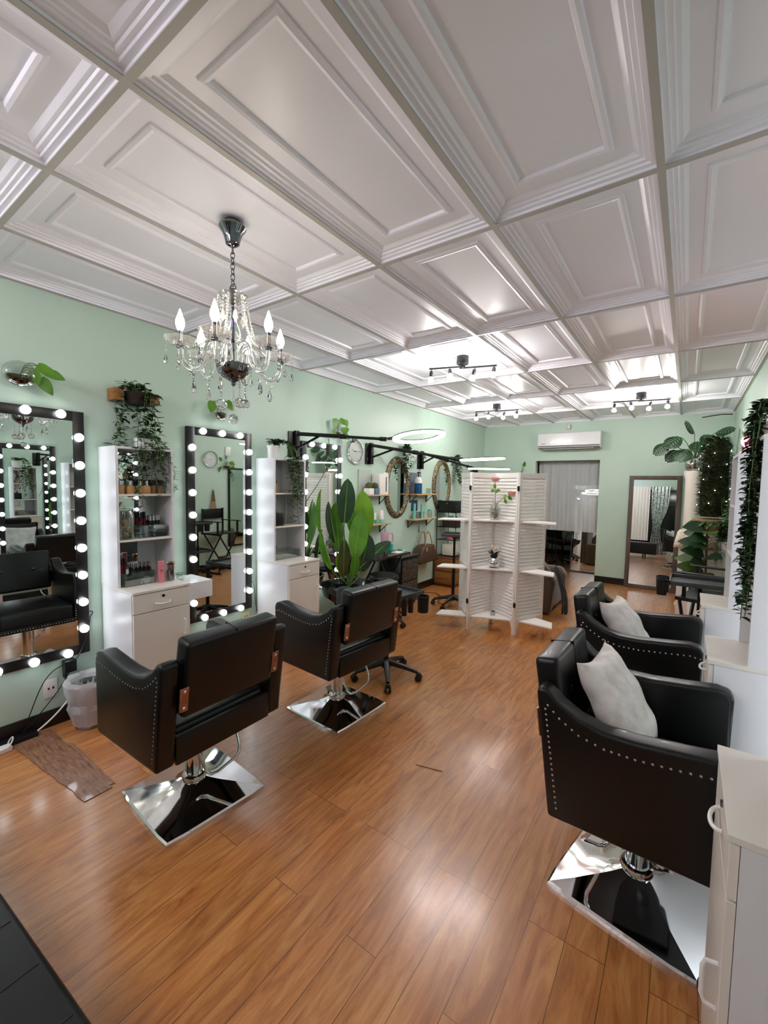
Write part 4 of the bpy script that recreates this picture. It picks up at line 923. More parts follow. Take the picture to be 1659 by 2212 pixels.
# ================================================================== FOLDING SCREEN
def screen():
    t = thing('folding_screen', 'white louvered four panel folding screen with display shelves in the middle of the room', 'room divider', (0, 0, 0))
    P = [V((1.075, 4.60)), V((1.335, 4.26)), V((1.455, 4.655)), V((1.80, 4.405)), V((1.985, 4.775))]
    H = 1.71
    for i in range(4):
        a, b = P[i], P[i+1]; d = b-a; L_ = d.length; ang = math.atan2(d.y, d.x)
        M = Matrix.Translation((a.x, a.y, 0)) @ rotZ(ang)
        g = G(); sw = 0.034; th = 0.009
        g.box(0.002, sw, -th, th, 0.0, H, 0.002, 1, M=M); g.box(L_-sw, L_-0.002, -th, th, 0.0, H, 0.002, 1, M=M)
        for z0, z1 in ((0.125, 0.175), (0.660, 0.700), (1.180, 1.220), (H-0.055, H-0.002)): g.box(sw-0.002, L_-sw+0.002, -th+0.001, th-0.001, z0, z1, 0.001, 1, M=M)
        g.prism([(sw, 0.126), (sw+0.035, 0.126), (sw+0.005, 0.08), (sw, 0.06)], 'y', -th, th, M=M); g.prism([(L_-sw, 0.126), (L_-sw-0.035, 0.126), (L_-sw-0.005, 0.08), (L_-sw, 0.06)], 'y', -th, th, M=M)
        pf = g.build('panel_frame', wpaint, t)
        g = G()
        for z0, z1 in ((0.175, 0.660), (0.700, 1.180), (1.220, H-0.055)):
            n = round((z1-z0)/0.036)
            for k in range(n):
                z = z0+(k+0.5)*(z1-z0)/n
                g.box(sw-0.001, L_-sw+0.001, -0.002, 0.002, -0.0175, 0.0175, M=M @ Matrix.Translation((0, 0, z)) @ rotX(-0.55))
        g.build('louvers', wpaint, pf, smooth=False)
    for i in (1, 3):
        for z in (0.30, 1.52):
            p = P[i]; g = G(); g.cyl((p.x, p.y-0.012, z), (p.x, p.y-0.012, z+0.05), 0.006, n=8); g.box(p.x-0.012, p.x+0.012, p.y-0.016, p.y-0.012, z, z+0.05); g.build('hinge', black_metal, t)
    # triangular shelves in the front fold
    for z in (0.139, 0.669, 1.189):
        A, B, C_ = P[1], P[2], P[3]
        a = A.lerp(B, 0.08); c = C_.lerp(B, 0.08); m1 = a.lerp(c, 0.0)
        g = G(); g.prism([(a.x+0.012, a.y), (c.x-0.012, c.y), (B.x+0.012, B.y-0.022), (B.x-0.004, B.y-0.022)], 'z', z, z+0.016, 0.0015, 1); g.build('shelf', wpaint, t)
        # wing boards on the outer panels
        g = G(); g.prism([(1.02, 4.13), (0.995, 4.31), (1.20, 4.412), (1.318, 4.258)], 'z', z, z+0.016, 0.0015, 1); g.build('wing_shelf', wpaint, t)
        g = G(); g.prism([(1.835, 4.452), (1.945, 4.672), (2.135, 4.60), (2.175, 4.42)], 'z', z, z+0.016, 0.0015, 1); g.build('wing_shelf', wpaint, t)
    return t
screen()
t = thing('rose_vase', 'glass jug of shells holding two pink roses on the top screen shelf', 'vase', (1.535, 4.45, 1.2055)); t.scale = (1.14, 1.14, 1.14)
g = G(); g.lathe([(0, 0.002), (0.042, 0.002), (0.05, 0.015), (0.05, 0.10), (0.038, 0.13), (0.022, 0.145), (0.022, 0.165), (0.019, 0.165), (0.019, 0.145), (0.046, 0.10), (0.046, 0.015), (0, 0.006)], 24); g.build('glass_jug', glass, t)
g = G()
for i in range(70):
    a = rnd.random()*6.28; r_ = 0.034*sqrt(rnd.random()); g.ico((r_*cos(a), r_*sin(a), 0.016+0.085*rnd.random()), 0.009+0.003*rnd.random(), 1, (1, 0.8, 0.7))
g.build('shells', stone_m, t)
def rose(t, base, pts, head, rad, m_):
    g = G(); g.tube(pts, 0.0028, 6); st_ = g.build('rose_stem', stem_m, t)
    g = G()
    for ring, (n, r_, h, tilt) in enumerate(((3, rad*0.25, rad*1.1, 0.1), (5, rad*0.5, rad*1.15, 0.3), (6, rad*0.75, rad*1.1, 0.6), (7, rad*0.95, rad*0.95, 0.95))):
        for k in range(n):
            a = 2*pi*k/n+ring*0.7; d = V((cos(a)*sin(tilt), sin(a)*sin(tilt), cos(tilt)))
            g.leaf(V(head)+V((cos(a)*r_*0.45, sin(a)*r_*0.45, -rad*0.45)), d, h, rad*1.1, up=(cos(a), sin(a), 0.1), segs=4, fold=-0.5, curl=-0.15 if ring < 2 else 0.2)
    g.build('rose_bloom', m_, t)
rose(t, None, bez((0, 0, 0.05), (0, 0, 0.2), (0.0, 0, 0.3), (0.005, -0.03, 0.35), 8), (0.008, -0.035, 0.375), 0.042, rose_m)
rose(t, None, bez((0, 0, 0.05), (0.0, 0, 0.17), (0.06, 0, 0.2), (0.15, -0.01, 0.235), 8), (0.160, -0.012, 0.25), 0.040, rose_m)
g = G()
for p, d in (((0.0, -0.01, 0.27), (-0.8, 0, 0.1)), ((0.0, -0.01, 0.27), (0.9, 0, 0.2)), ((0, -0.01, 0.29), (-0.3, 0, 1)), ((0.09, 0, 0.20), (0.3, 0, -1)), ((0.09, 0, 0.20), (0, 0.2, 0.9)), ((0.12, 0, 0.225), (0.6, 0.1, -0.6)), ((0.13, 0, 0.23), (0.2, 0, 1)), ((0, -0.01, 0.25), (0.6, 0, 0.7))):
    g.leaf(p, d, 0.05, 0.032, up=(0, -1, 0.2), segs=5, fold=0.1)
g.build('rose_leaves', leaf_g, t)
t = thing('flower_pot', 'round mirrored ball pot with small cream flowers on the middle screen shelf', 'plant', (1.545, 4.44, 0.6855)); t.scale = (1.2, 1.2, 1.2)
g = G(); g.ball((0, 0, 0.052), 0.055, 18, (1, 1, 0.95)); g.build('mirror_ball_pot', mat('mirror_mosaic', (220, 224, 226), 0.12, metal=1.0, bump=(40, 0.6, 0.01)), t, ang=5)
g = G(); g.cyl((0, 0, 0.098), (0, 0, 0.118), 0.032, n=16); g.build('inner_pot', black_plastic, t)
g = G(); g2 = G()
for i in range(22):
    a = rnd.random()*6.28; z = rnd.random(); d = V((cos(a), sin(a), 0.3+z)); g.leaf((0.01*cos(a), 0.01*sin(a), 0.118), d, 0.05+0.03*z, 0.02, segs=3)
for i in range(14):
    a = rnd.random()*6.28; r_ = 0.045*rnd.random(); g2.ico((r_*cos(a), r_*sin(a), 0.165+0.03*rnd.random()), 0.010, 1)
g.build('foliage', leaf_d, t); g2.build('blossoms', rose_w, t)
t = thing('tiny_pot', 'tiny grey white pot on the lowest screen shelf', 'pot', (1.545, 4.46, 0.1555))
g = G(); g.lathe([(0, 0), (0.022, 0), (0.028, 0.045), (0.025, 0.045), (0, 0.038)], 18); g.build('pot', mat('grey_pot', (186, 184, 180), 0.6), t)
g = G(); g.lathe([(0, 0.038), (0.024, 0.0395), (0.012, 0.05), (0, 0.052)], 12); g.build('soil', soil, t)

# ================================================================== ROLLING TRAYS, STOOLS
def star(t, r, z=0.07, n=5, ph=0.3, m_=black_plastic):
    for k in range(n):
        a = ph+2*pi*k/n; c, s_ = cos(a), sin(a)
        g = G(); g.tube([V((0.02*c, 0.02*s_, z+0.055)), V((r*0.55*c, r*0.55*s_, z+0.03)), V((r*0.97*c, r*0.97*s_, z))], [0.026, 0.021, 0.015], 8); lg_ = g.build('base_leg', m_, t)
        g = G(); x, y = r*c, r*s_
        for s2 in (-1, 1): g.cyl((x-s2*0.008*s_, y+s2*0.008*c, 0.027), (x-s2*0.024*s_, y+s2*0.024*c, 0.027), 0.0265, n=16)
        g.ball((x, y, 0.05), 0.02, 10); g.build('caster', black_plastic, lg_)
    g = G(); g.lathe([(0, z+0.015), (0.04, z+0.015), (0.042, z+0.07), (0.03, z+0.085), (0, z+0.085)], 20); g.build('base_hub', m_, t)
def tray_trolley(label, loc, h, tray, rz, cups=True, r=0.27, ph=0.3, name='rolling_tray'):
    t = thing(name, label, 'trolley', loc, 0)
    star(t, r, ph=ph)
    g = G(); g.cyl((0, 0, 0.12), (0, 0, h*0.6), 0.02, n=14); g.cyl((0, 0, h*0.5), (0, 0, h), 0.014, n=12); g.build('pole', black_metal, t)
    cx, cy_, sx, sy = tray; M = Matrix.Translation((cx, cy_, h)) @ rotZ(rz)
    g = G(); g.box(-sx, sx, -sy, sy, 0, 0.006, M=M)
    for a in ((-sx, -sx+0.012, -sy, sy), (sx-0.012, sx, -sy, sy), (-sx, sx, -sy, -sy+0.012), (-sx, sx, sy-0.012, sy)): g.box(*a, 0.004, 0.032, 0.003, M=M)
    g.cyl((0, 0, h-0.03), (0, 0, h), 0.04, n=14); g.tube([(0, 0, h-0.012), (cx, cy_, h-0.012)], 0.014, 8); tr_ = g.build('tray', grey_plastic, t)
    if cups:
        for (x, y, rr, hh) in cups:
            g = G(); g.lathe([(0, -hh), (rr*0.9, -hh), (rr, 0.0), (rr*1.06, 0.002), (rr*1.06, 0.008), (rr*0.93, 0.008), (rr*0.85, -hh+0.008), (0, -hh+0.008)], 24, o=M @ V((x, y, 0.012))); g.build('cup_holder', black_plastic, t)
    return t
tray_trolley('black rolling tray with hanging cups beside the second left chair', (1.285, 2.80, 0), 0.615, (-0.115, 0.24, 0.19, 0.21), -0.12, [(0.245, -0.13, 0.024, 0.12), (0.245, -0.05, 0.024, 0.11), (0.27, 0.09, 0.05, 0.13)], r=0.27, ph=0.35)
tray_trolley('tall black rolling tray behind the folding screen wing shelves', (0.80, 5.0, 0), 0.925, (0.06, 0.0, 0.20, 0.17), 0.35, None, r=0.26, ph=0.9)
tray_trolley('dark rolling tray at the right wall in front of the fur draped stand', (3.33, 3.92, 0), 0.87, (0.0, -0.03, 0.19, 0.18), 0.0, [(-0.235, 0.05, 0.045, 0.11), (-0.235, -0.08, 0.035, 0.11)], r=0.22, ph=0.2)
tt = [o for o in COL.objects if o.name.startswith('rolling_tray') and abs(o.location.y-3.92) < 1e-3][0]
g = G(); g.box(-0.19, 0.17, -0.17, 0.17, 0.42, 0.426); g.box(-0.19, -0.178, -0.17, 0.17, 0.424, 0.45, 0.003); g.box(0.158, 0.17, -0.17, 0.17, 0.424, 0.45, 0.003); g.box(-0.19, 0.17, -0.17, -0.158, 0.424, 0.45, 0.003); g.box(-0.19, 0.17, 0.158, 0.17, 0.424, 0.45, 0.003)
g.build('lower_tray', grey_plastic, tt)
def stool(label, loc, h, r=0.17):
    t = thing('round_stool', label, 'stool', loc, 0)
    star(t, 0.25, ph=0.1)
    g = G(); g.cyl((0, 0, 0.12), (0, 0, h-0.06), 0.018, n=12); g.build('column', chrome, t)
    g = G(); g.lathe([(0, h-0.07), (r*0.9, h-0.07), (r, h-0.045), (r, h-0.02), (r*0.92, h), (0, h+0.004)], 32); g.build('seat', leather, t)
stool('black round stool in front of the desk', (0.50, 3.86, 0), 0.565)
# chair base visible to the left of the divider belongs to the tall tray; small black device on the rack comes later

# ================================================================== DESK AND THINGS
t = thing('work_desk', 'dark topped desk on crossed black legs against the left wall', 'desk', (0, 0, 0))
g = G(); g.box(0.016, 0.50, 3.68, 4.42, 0.725, 0.75, 0.003); g.build('desk_top', wood_t, t)
for y in (3.78, 4.32):
    g = G(); g.cyl((0.06, y, 0.0), (0.44, y, 0.725), 0.012, n=8); g.cyl((0.44, y, 0.0), (0.06, y, 0.725), 0.012, n=8); g.build('crossed_leg', black_metal, t)
DZ = 0.7505
t = thing('rattan_drawers', 'dark woven two drawer chest beside the desk', 'drawers', (0.016, 4.46, 0))
g = G(); g.box(0, 0.32, 0, 0.42, 0.03, 0.63, 0.004); g.box(-0.0, 0.345, -0.008, 0.428, 0.63, 0.65, 0.003); g.box(0.02, 0.30, 0.02, 0.40, 0.0, 0.03); g.build('carcass', frame_black, t)
for z0, z1 in ((0.06, 0.325), (0.34, 0.61)):
    g = G(); g.box(0.32, 0.335, 0.02, 0.40, z0, z1, 0.004); dr = g.build('drawer', rattan, t)
    g = G(); g.tube(bez((0.335, 0.15, z1-0.10), (0.36, 0.16, z1-0.11), (0.36, 0.25, z1-0.11), (0.335, 0.26, z1-0.10), 8), 0.005, 6); g.build('handle', black_metal, dr)
RZ = 0.6505
t = thing('travel_mug', 'tall pink insulated tumbler with handle and straw on the desk', 'cup', (0.25, 4.22, DZ))
g = G(); g.lathe([(0, 0), (0.034, 0), (0.036, 0.075), (0.047, 0.095), (0.05, 0.24), (0.047, 0.245), (0, 0.245)], 28); g.build('cup_body', pink_s, t)
g = G(); g.tube([(0.03, 0.035, 0.225), (0.05, 0.085, 0.225), (0.055, 0.095, 0.20), (0.055, 0.095, 0.13), (0.045, 0.08, 0.105), (0.03, 0.035, 0.105)], 0.009, 8); g.build('handle', pink_s, t)
g = G(); g.cyl((0, 0.01, 0.24), (0, 0.016, 0.33), 0.0045, n=8); g.build('straw', silv_cap, t)
t = thing('desk_fan', 'small black framed desk fan at the left end of the desk', 'fan', (0.20, 3.83, DZ))
g = G(); g.torus((0, 0, 0.22), 0.10, 0.006, 36, 8, M=rotZ(-0.2) @ rotY(pi/2)); g.torus((0.0, 0, 0.22), 0.03, 0.004, 20, 6, M=rotZ(-0.2) @ rotY(pi/2)); 
for k in range(12):
    a = k*pi/6; g.cyl((0, 0.03*cos(a), 0.22+0.03*sin(a)), (0, 0.10*cos(a), 0.22+0.10*sin(a)), 0.0018, n=5)
g.build('guard', black_plastic, t)
g = G()
for k in range(4): g.leaf((0.01, 0, 0.22), (0.1, cos(k*pi/2), sin(k*pi/2)), 0.085, 0.05, up=(1, 0, 0), segs=4, fold=0.0)
g.build('blades', grey_plastic, t)
g = G(); g.cyl((0, 0, 0.12), (0, 0, 0.02), 0.01, n=8); g.lathe([(0, 0), (0.05, 0), (0.05, 0.015), (0, 0.02)], 20); g.build('stand', black_plastic, t)
def tub(label, loc, r, h, m_, name='cream_jar', lid=None, cat='jar'):
    t = thing(name, label, cat, loc)
    g = G(); g.lathe([(0, 0), (r, 0), (r, h*0.72), (0, h*0.72)], 20); g.build('jar_body', m_, t)
    g = G(); g.lathe([(0, h*0.72), (r*1.04, h*0.72), (r*1.04, h), (0, h)], 20); g.build('lid', lid or m_, t)
tub('teal jar on the woven drawer chest', (0.24, 4.58, RZ), 0.035, 0.09, teal_m)
tub('white jar beside the teal jar on the woven drawer chest', (0.22, 4.70, RZ), 0.03, 0.06, ceramic)
tub('small white jar at the near corner of the woven drawer chest', (0.30, 4.50, RZ), 0.022, 0.05, ceramic, lid=teal_m)
tub('small green and clear bottle on the desk in front of the pink tumbler', (0.36, 4.10, DZ), 0.026, 0.12, green_liq, 'green_bottle', acrylic, 'bottle')
tub('teal box shaped jar behind the pink tumbler on the desk', (0.22, 4.37, DZ), 0.045, 0.075, teal_m)
g = G(); g.box(0, 0.16, 0, 0.20, 0, 0.018, 0.006); g.box(0.01, 0.15, 0.01, 0.19, 0.019, 0.036, 0.006); g.box(0.02, 0.15, 0.0, 0.18, 0.037, 0.055, 0.006)
simple('towel_stack', 'folded pink towels stacked at the wall behind the teal jars', 'towel', g, pink_t, (0.03, 4.49, RZ))
simple('purple_packet', 'purple packet standing at the wall behind the pink tumbler', 'packet', G().box(0, 0.03, 0, 0.09, 0, 0.14, 0.003), purple_m, (0.10, 4.06, DZ))
simple('pink_cloth', 'pale pink cloth heap on the desk beside the fan', 'cloth', G().ico((0, 0, 0.04), 0.06, 3, (1, 1.1, 0.66)), mat('pale_pink', (232, 190, 184), 0.8), (0.22, 3.97, DZ))
simple('white_cloth_roll', 'white paper roll standing at the wall between fan and tumbler', 'paper roll', G().cyl((0, 0, 0), (0, 0, 0.24), 0.055, n=24), paper, (0.09, 3.99, DZ))
t = thing('brush_cup', 'clear cup of thin tools at the front of the desk', 'cup', (0.42, 3.98, DZ))
g = G(); g.lathe([(0, 0), (0.024, 0), (0.026, 0.07), (0.023, 0.07), (0.022, 0.004), (0, 0.004)], 18); g.build('cup', acrylic, t)
g = G()
for k in range(6): g.cyl((0.008*cos(k), 0.008*sin(k), 0.005), (0.02*cos(k), 0.02*sin(k), 0.13), 0.0025, n=5)
g.build('tools', black_plastic, t)
simple('white_card', 'flat white card lying on the desk near the tumbler', 'card', G().box(0, 0.10, 0, 0.14, 0, 0.008, 0.002), paper, (0.36, 4.20, DZ))
# handbag on a hook
t = thing('handbag', 'brown canvas handbag with tan leather tabs hanging from a wall hook', 'bag', (0.11, 5.46, 0.44))
g = G(); g.prism([(-0.27, 0.02), (-0.25, 0.0), (0.25, 0.0), (0.28, 0.03), (0.19, 0.23), (0.12, 0.255), (-0.12, 0.255), (-0.20, 0.22)], 'x', -0.085, 0.085, 0.03, 3); g.build('bag_body', bag_m, t)
for x in (-0.06, 0.06):
    g = G(); g.tube([(x, -0.10, 0.22)] + bez((x, -0.10, 0.25), (x*0.6, -0.06, 0.50), (x*0.6, 0.06, 0.50), (x, 0.10, 0.25), 12) + [(x, 0.10, 0.22)], 0.008, 6); g.build('handle', tan_l, t)
for y in (-0.10, 0.14):
    g = G(); g.ball((0.088, y, 0.20), 0.03, 12, (0.15, 0.8, 1.2)); g.build('leather_tab', tan_l, t)
t = thing('wall_hook', 'clear wall hook holding the brown handbag', 'hook', (0.001, 5.44, 0.93))
g = G(); g.box(0, 0.01, -0.02, 0.02, -0.06, 0.05, 0.004); g.tube([(0.01, 0, -0.04), (0.05, 0, -0.055), (0.15, 0, -0.055), (0.17, 0, -0.03)], 0.006, 8); g.build('hook_body', silv_cap, t)
# cabinet and wire rack
t = thing('low_wood_cabinet', 'low orange brown wooden cabinet under the wire rack', 'cabinet', (0.016, 5.90, 0))
g = G(); g.box(0, 0.36, 0, 0.50, 0.03, 0.45, 0.004); g.box(0.02, 0.34, 0.02, 0.48, 0, 0.03); g.build('carcass', wood_b, t)
for z0, z1 in ((0.05, 0.23), (0.25, 0.43)):
    g = G(); g.box(0.36, 0.372, 0.02, 0.48, z0, z1, 0.003); g.build('drawer', wood_o, t)
    g = G(); g.box(0.03, 0.34, -0.011, 0.0, z0, z1, 0.003); g.build('side_panel', wood_o, t)
t = thing('wire_rack', 'black wire shelf rack standing on the wooden cabinet', 'rack', (0.03, 5.93, 0.4505))
for x in (0.01, 0.33):
    for y in (0.01, 0.40):
        g = G(); g.cyl((x, y, 0), (x, y, 0.80), 0.006, n=8); g.build('post', black_metal, t)
for z in (0.02, 0.27, 0.47, 0.70):
    g = G(); g.tube([(0.01, 0.01, z), (0.33, 0.01, z), (0.33, 0.40, z), (0.01, 0.40, z)], 0.005, 6, closed=True)
    for k in range(9): g.cyl((0.01, 0.05+0.04*k, z), (0.33, 0.05+0.04*k, z), 0.002, n=5)
    g.tube([(0.33, 0.01, z+0.06), (0.33, 0.40, z+0.06)], 0.003, 6); g.build('wire_shelf', black_metal, t)
g = G(); g.tube([(0.33, 0.01, 0.80), (0.33, 0.06, 0.84), (0.33, 0.35, 0.84), (0.33, 0.40, 0.80)], 0.006, 8); g.tube([(0.01, 0.01, 0.80), (0.01, 0.06, 0.84), (0.01, 0.35, 0.84), (0.01, 0.40, 0.80)], 0.006, 8); g.build('top_rail', black_metal, t)
t = thing('sterilizer_box', 'glossy black box on the top level of the wire rack', 'box', (0.20, 6.10, 1.158))
g = G(); g.box(-0.14, 0.13, -0.155, 0.14, 0, 0.17, 0.006); g.build('box_body', black_plastic, t)
g = G(); g.ball((0.132, 0.05, 0.13), 0.009, 8, (0.4, 1, 1)); g.ball((0.0, -0.157, 0.13), 0.009, 8, (1, 0.4, 1)); g.build('button', silv_cap, t)
t = thing('wicker_basket', 'dark wicker basket with teal packets on the wire rack', 'basket', (0.20, 6.12, 0.926))
g = G(); g.lathe([(0, 0), (0.15, 0), (0.175, 0.11), (0.165, 0.11), (0.14, 0.008), (0, 0.008)], 28, M=Matrix.Diagonal((0.85, 1.05, 1, 1))); g.build('basket_body', wicker, t)
for i, (x, y, r_) in enumerate(((0.03, -0.06, 0.3), (-0.03, 0.05, -0.2), (0.06, 0.06, 0.5))):
    simple('teal_packet', ['teal packet leaning at the front of the wicker basket', 'teal packet standing deep in the wicker basket', 'teal packet at the far side of the wicker basket'][i], 'packet', G().box(-0.01, 0.01, -0.045, 0.045, 0, 0.15, 0.003), [teal_m, teal_p, teal_m][i], (0.20+x, 6.12+y, 0.936), r_)
simple('pink_tin', 'pink and white tin on the middle level of the wire rack', 'tin', G().cyl((0, 0, 0), (0, 0, 0.11), 0.045, n=20), mat('pink_tin', (206, 100, 130), 0.3), (0.22, 6.03, 0.726))
simple('red_box', 'dark red box beside the pink tin on the wire rack', 'box', G().box(0, 0.12, 0, 0.13, 0, 0.05, 0.003), red_m, (0.18, 6.15, 0.726))
mg = simple('magazine', 'white magazine leaning on the lowest level of the wire rack', 'magazine', G().box(0, 0.20, 0, 0.012, 0, 0.17, 0.001), paper, (0.10, 6.02, 0.476), group='magazines on the rack')
for k in range(4):
    c = mg.copy(); COL.objects.link(c); c.location = (0.10, 6.05+0.045*k, 0.476); c['label'] = 'white magazine leaning on the lowest level of the wire rack'
simple('white_bin_box', 'tall white box standing right of the wooden cabinet, behind the screen', 'box', G().box(0, 0.25, 0, 0.16, 0, 0.42, 0.003), white_m, (0.12, 6.46, 0.0))

# ================================================================== SOFA CHAIR WITH THROW (behind the screen)
t = thing('brown_armchair', 'brown upholstered armchair partly behind the folding screen', 'armchair', (1.62, 5.75, 0))
g = G(); g.prism([(-0.30, 0.02), (0.30, 0.02), (0.33, 0.40), (0.26, 0.55), (0.18, 0.66), (0.12, 0.74), (0.0, 0.78), (-0.20, 0.74), (-0.30, 0.60)], 'y', -0.40, -0.24, 0.05, 4); g.build('armrest', fabric_br, t, ang=60)
g = G(); g.prism([(-0.30, 0.02), (0.30, 0.02), (0.33, 0.40), (0.26, 0.50), (-0.30, 0.50)], 'y', 0.24, 0.40, 0.05, 4); g.build('armrest', fabric_br, t, ang=60)
g = G(); g.box(-0.30, 0.30, -0.23, 0.23, 0.05, 0.42, 0.05, 4); g.build('seat', fabric_br, t, ang=60)
g = G(); g.box(-0.42, -0.28, -0.38, 0.38, 0.02, 0.85, 0.05, 4); g.build('backrest', fabric_br, t, ang=60)
g = G(); g.grid(lambda u, v: V((1.97+0.10*u+0.05*sin(u*2.6)+0.012*sin(v*20+u*4), 5.28+(0.22-0.05*u)*v+0.03*u, 0.60-0.54*u+0.05*sin(v*3.1)-0.05*v)), 16, 24)
o = g.build('throw_blanket', fabric_dk); md = o.modifiers.new('thickness', 'SOLIDIFY'); md.thickness = 0.02
tag(o, 'dark grey throw hanging over the side of the brown armchair', 'blanket')

# ================================================================== BACK WALL
t = thing('air_conditioner', 'white split air conditioner above the curtained opening', 'air conditioner', (1.546, YB, 2.22))
g = G(); g.prism([(0.0, 0.275), (-0.19, 0.275), (-0.215, 0.255), (-0.222, 0.05), (-0.20, 0.02), (-0.14, 0.0), (0, 0.0)], 'x', -0.49, 0.49, 0.008, 3); g.build('housing', ac_m, t, ang=50)
g = G(); g.box(-0.48, 0.48, -0.221, -0.12, 0.002, 0.010, 0.002); g.box(-0.485, 0.485, -0.2245, -0.2215, 0.040, 0.050, 0.001); g.build('air_flap', drk_ink, t)
g = G(); g.box(-0.40, 0.40, -0.205, -0.16, -0.006, 0.002, 0.002); g.build('outlet', ac_m, t)
g = G(); g.box(-0.43, -0.36, -0.2235, -0.221, 0.082, 0.090); g.build('maker_mark', drk_ink, t)
t = thing('motion_sensor', 'small cream motion sensor high on the back wall', 'sensor', (1.51, YB, 2.60))
g = G(); g.box(-0.03, 0.03, -0.04, 0, -0.045, 0.045, 0.01, 3); g.build('sensor_body', sensor_m, t)
g = G(); g.ball((0, -0.036, -0.012), 0.018, 12, (1, 0.6, 1)); g.build('lens', ceramic, t)
# leaning mirror
t = thing('leaning_floor_mirror', 'tall grey brown wood framed mirror leaning on the back wall', 'mirror', (2.80, YB-0.085, 0)); t.rotation_euler = (-0.036, 0, 0)
W2, H2, f2 = 0.345, 1.77, 0.062
g = G(); g.box(-W2, -W2+f2, -0.016, 0.016, 0.0, H2, 0.004); g.box(W2-f2, W2, -0.016, 0.016, 0.0, H2, 0.004); g.box(-W2+f2-0.001, W2-f2+0.001, -0.0155, 0.0155, 0, f2, 0.004); g.box(-W2+f2-0.001, W2-f2+0.001, -0.0155, 0.0155, H2-f2, H2, 0.004); g.build('frame', wood_g, t)
g = G(); g.box(-W2+f2-0.002, W2-f2+0.002, -0.006, 0.006, f2-0.002, H2-f2+0.002); g.build('mirror_pane', mirror_m, t, smooth=False)
def drape(name, label, x0, x1, y, z0, z1, m_, folds, amp, pinch=None, loc=(0, 0, 0)):
    g = G()
    def F(u, v):
        z = z1+(z0-z1)*v; w_ = 1.0; cx = 0
        if pinch: w_ = 1-pinch[1]*math.exp(-((v-pinch[0])/0.22)**2); cx = pinch[2]*math.exp(-((v-pinch[0])/0.25)**2)
        xm = (x0+x1)/2
        return V((xm+(x0-xm+(x1-x0)*u)*w_+cx, y+amp*sin(u*2*pi*folds+0.6*sin(v*3))*(0.5+0.5*v)*(1 if not pinch else (0.6+w_*0.4)), z))
    g.grid(F, folds*10, 24); o = g.build(name, m_, None, ang=80); return tag(o, label, 'curtain')
drape('sheer_curtain', 'sheer white curtain hanging in the opening in the back wall', OX0+0.01, OX1-0.03, YB+0.20, 0.80, 2.30, sheer, 7, 0.018)
t = thing('curtain_rod', 'thin white rod carrying the sheer curtain beyond the back opening', 'rod', (0.31, YB+0.20, 2.31))
g = G(); g.cyl((0, 0, 0), (3.68, 0, 0), 0.008, n=8); g.build('rod', ceramic, t)
# things in the back room
t = thing('standing_mirror', 'large frameless mirror against the far wall beyond the sheer curtain', 'mirror', (1.85, YB+0.70, 0)); t.rotation_euler = (-0.05, 0, 0)
g = G(); g.box(-0.36, 0.36, -0.01, 0.01, 0.02, 1.62, 0.002); g.build('mirror_pane', mirror_m, t, smooth=False)
g = G(); g.box(-0.38, 0.38, -0.02, 0.02, 0, 0.022); g.box(-0.38, 0.38, 0.011, 0.03, 0, 1.64); g.build('backing', grey_plastic, t)
def backchair(label, loc, rz):
    t = thing('salon_stool_chair', label, 'chair', loc, rz)
    star(t, 0.24); g = G(); g.cyl((0, 0, 0.12), (0, 0, 0.42), 0.02, n=10); g.build('column', black_metal, t)
    g = G(); g.box(-0.22, 0.22, -0.22, 0.22, 0.42, 0.50, 0.02); g.build('seat', leather2, t)
    g = G(); g.box(-0.24, -0.18, -0.2, 0.2, 0.55, 0.85, 0.02); g.build('backrest', leather2, t)
    for s_ in (-1, 1): g = G(); g.tube([(-0.15, 0.22*s_, 0.46), (-0.12, 0.26*s_, 0.66), (0.15, 0.26*s_, 0.66), (0.17, 0.22*s_, 0.46)], 0.012, 8); g.build('armrest', chrome, t)
backchair('dark chair with chrome arms seen under the sheer curtain', (1.20, YB+1.3, 0), 0.9)
g = G(); g.tube([(0, 0, 0), (0.10, 0, 1.0)], 0.012, 8); g.tube([(0.25, 0, 0), (0.12, 0, 1.0)], 0.012, 8); g.tube([(0.10, 0.2, 0.0), (0.11, 0, 1.0)], 0.012, 8)
simple('tripod_stand', 'black tripod standing in the dark beyond the back opening', 'tripod', g, black_metal, (1.05, YB+0.55, 0.0))
# front window curtains (seen in the leaning mirror)
drape('white_curtain', 'white curtain at the front window, reflected in the leaning mirror', 1.55, 2.12, YF+0.09, 0.45, 2.40, curtain_m, 6, 0.03)
drape('sequin_curtain', 'silver sequin curtain tied in at the front window, reflected in the leaning mirror', 2.18, 2.72, YF+0.12, 0.02, 2.40, sequin, 5, 0.03, (0.62, 0.55, -0.08))
t = thing('waiting_bench', 'black tufted leather bench at the lower left edge', 'bench', (1.30, 0.02, 0), 0.05)
g = G(); g.box(-1.0, 1.25, -0.42, 0.255, 0.12, 0.47, 0.03, 4); g.build('seat', leather2, t, ang=60)
for x in (-0.6, -0.25, 0.1, 0.45, 0.62, 0.79, 0.96): g = G(); g.box(x-0.002, x+0.002, -0.38, 0.235, 0.468, 0.4712); g.build('seat_seam', black_plastic, t)
for x in (-0.9, 0.9):
    for y in (-0.34, 0.17): g = G(); g.cyl((x, y, 0), (x, y, 0.13), 0.02, n=10); g.build('leg', black_metal, t)

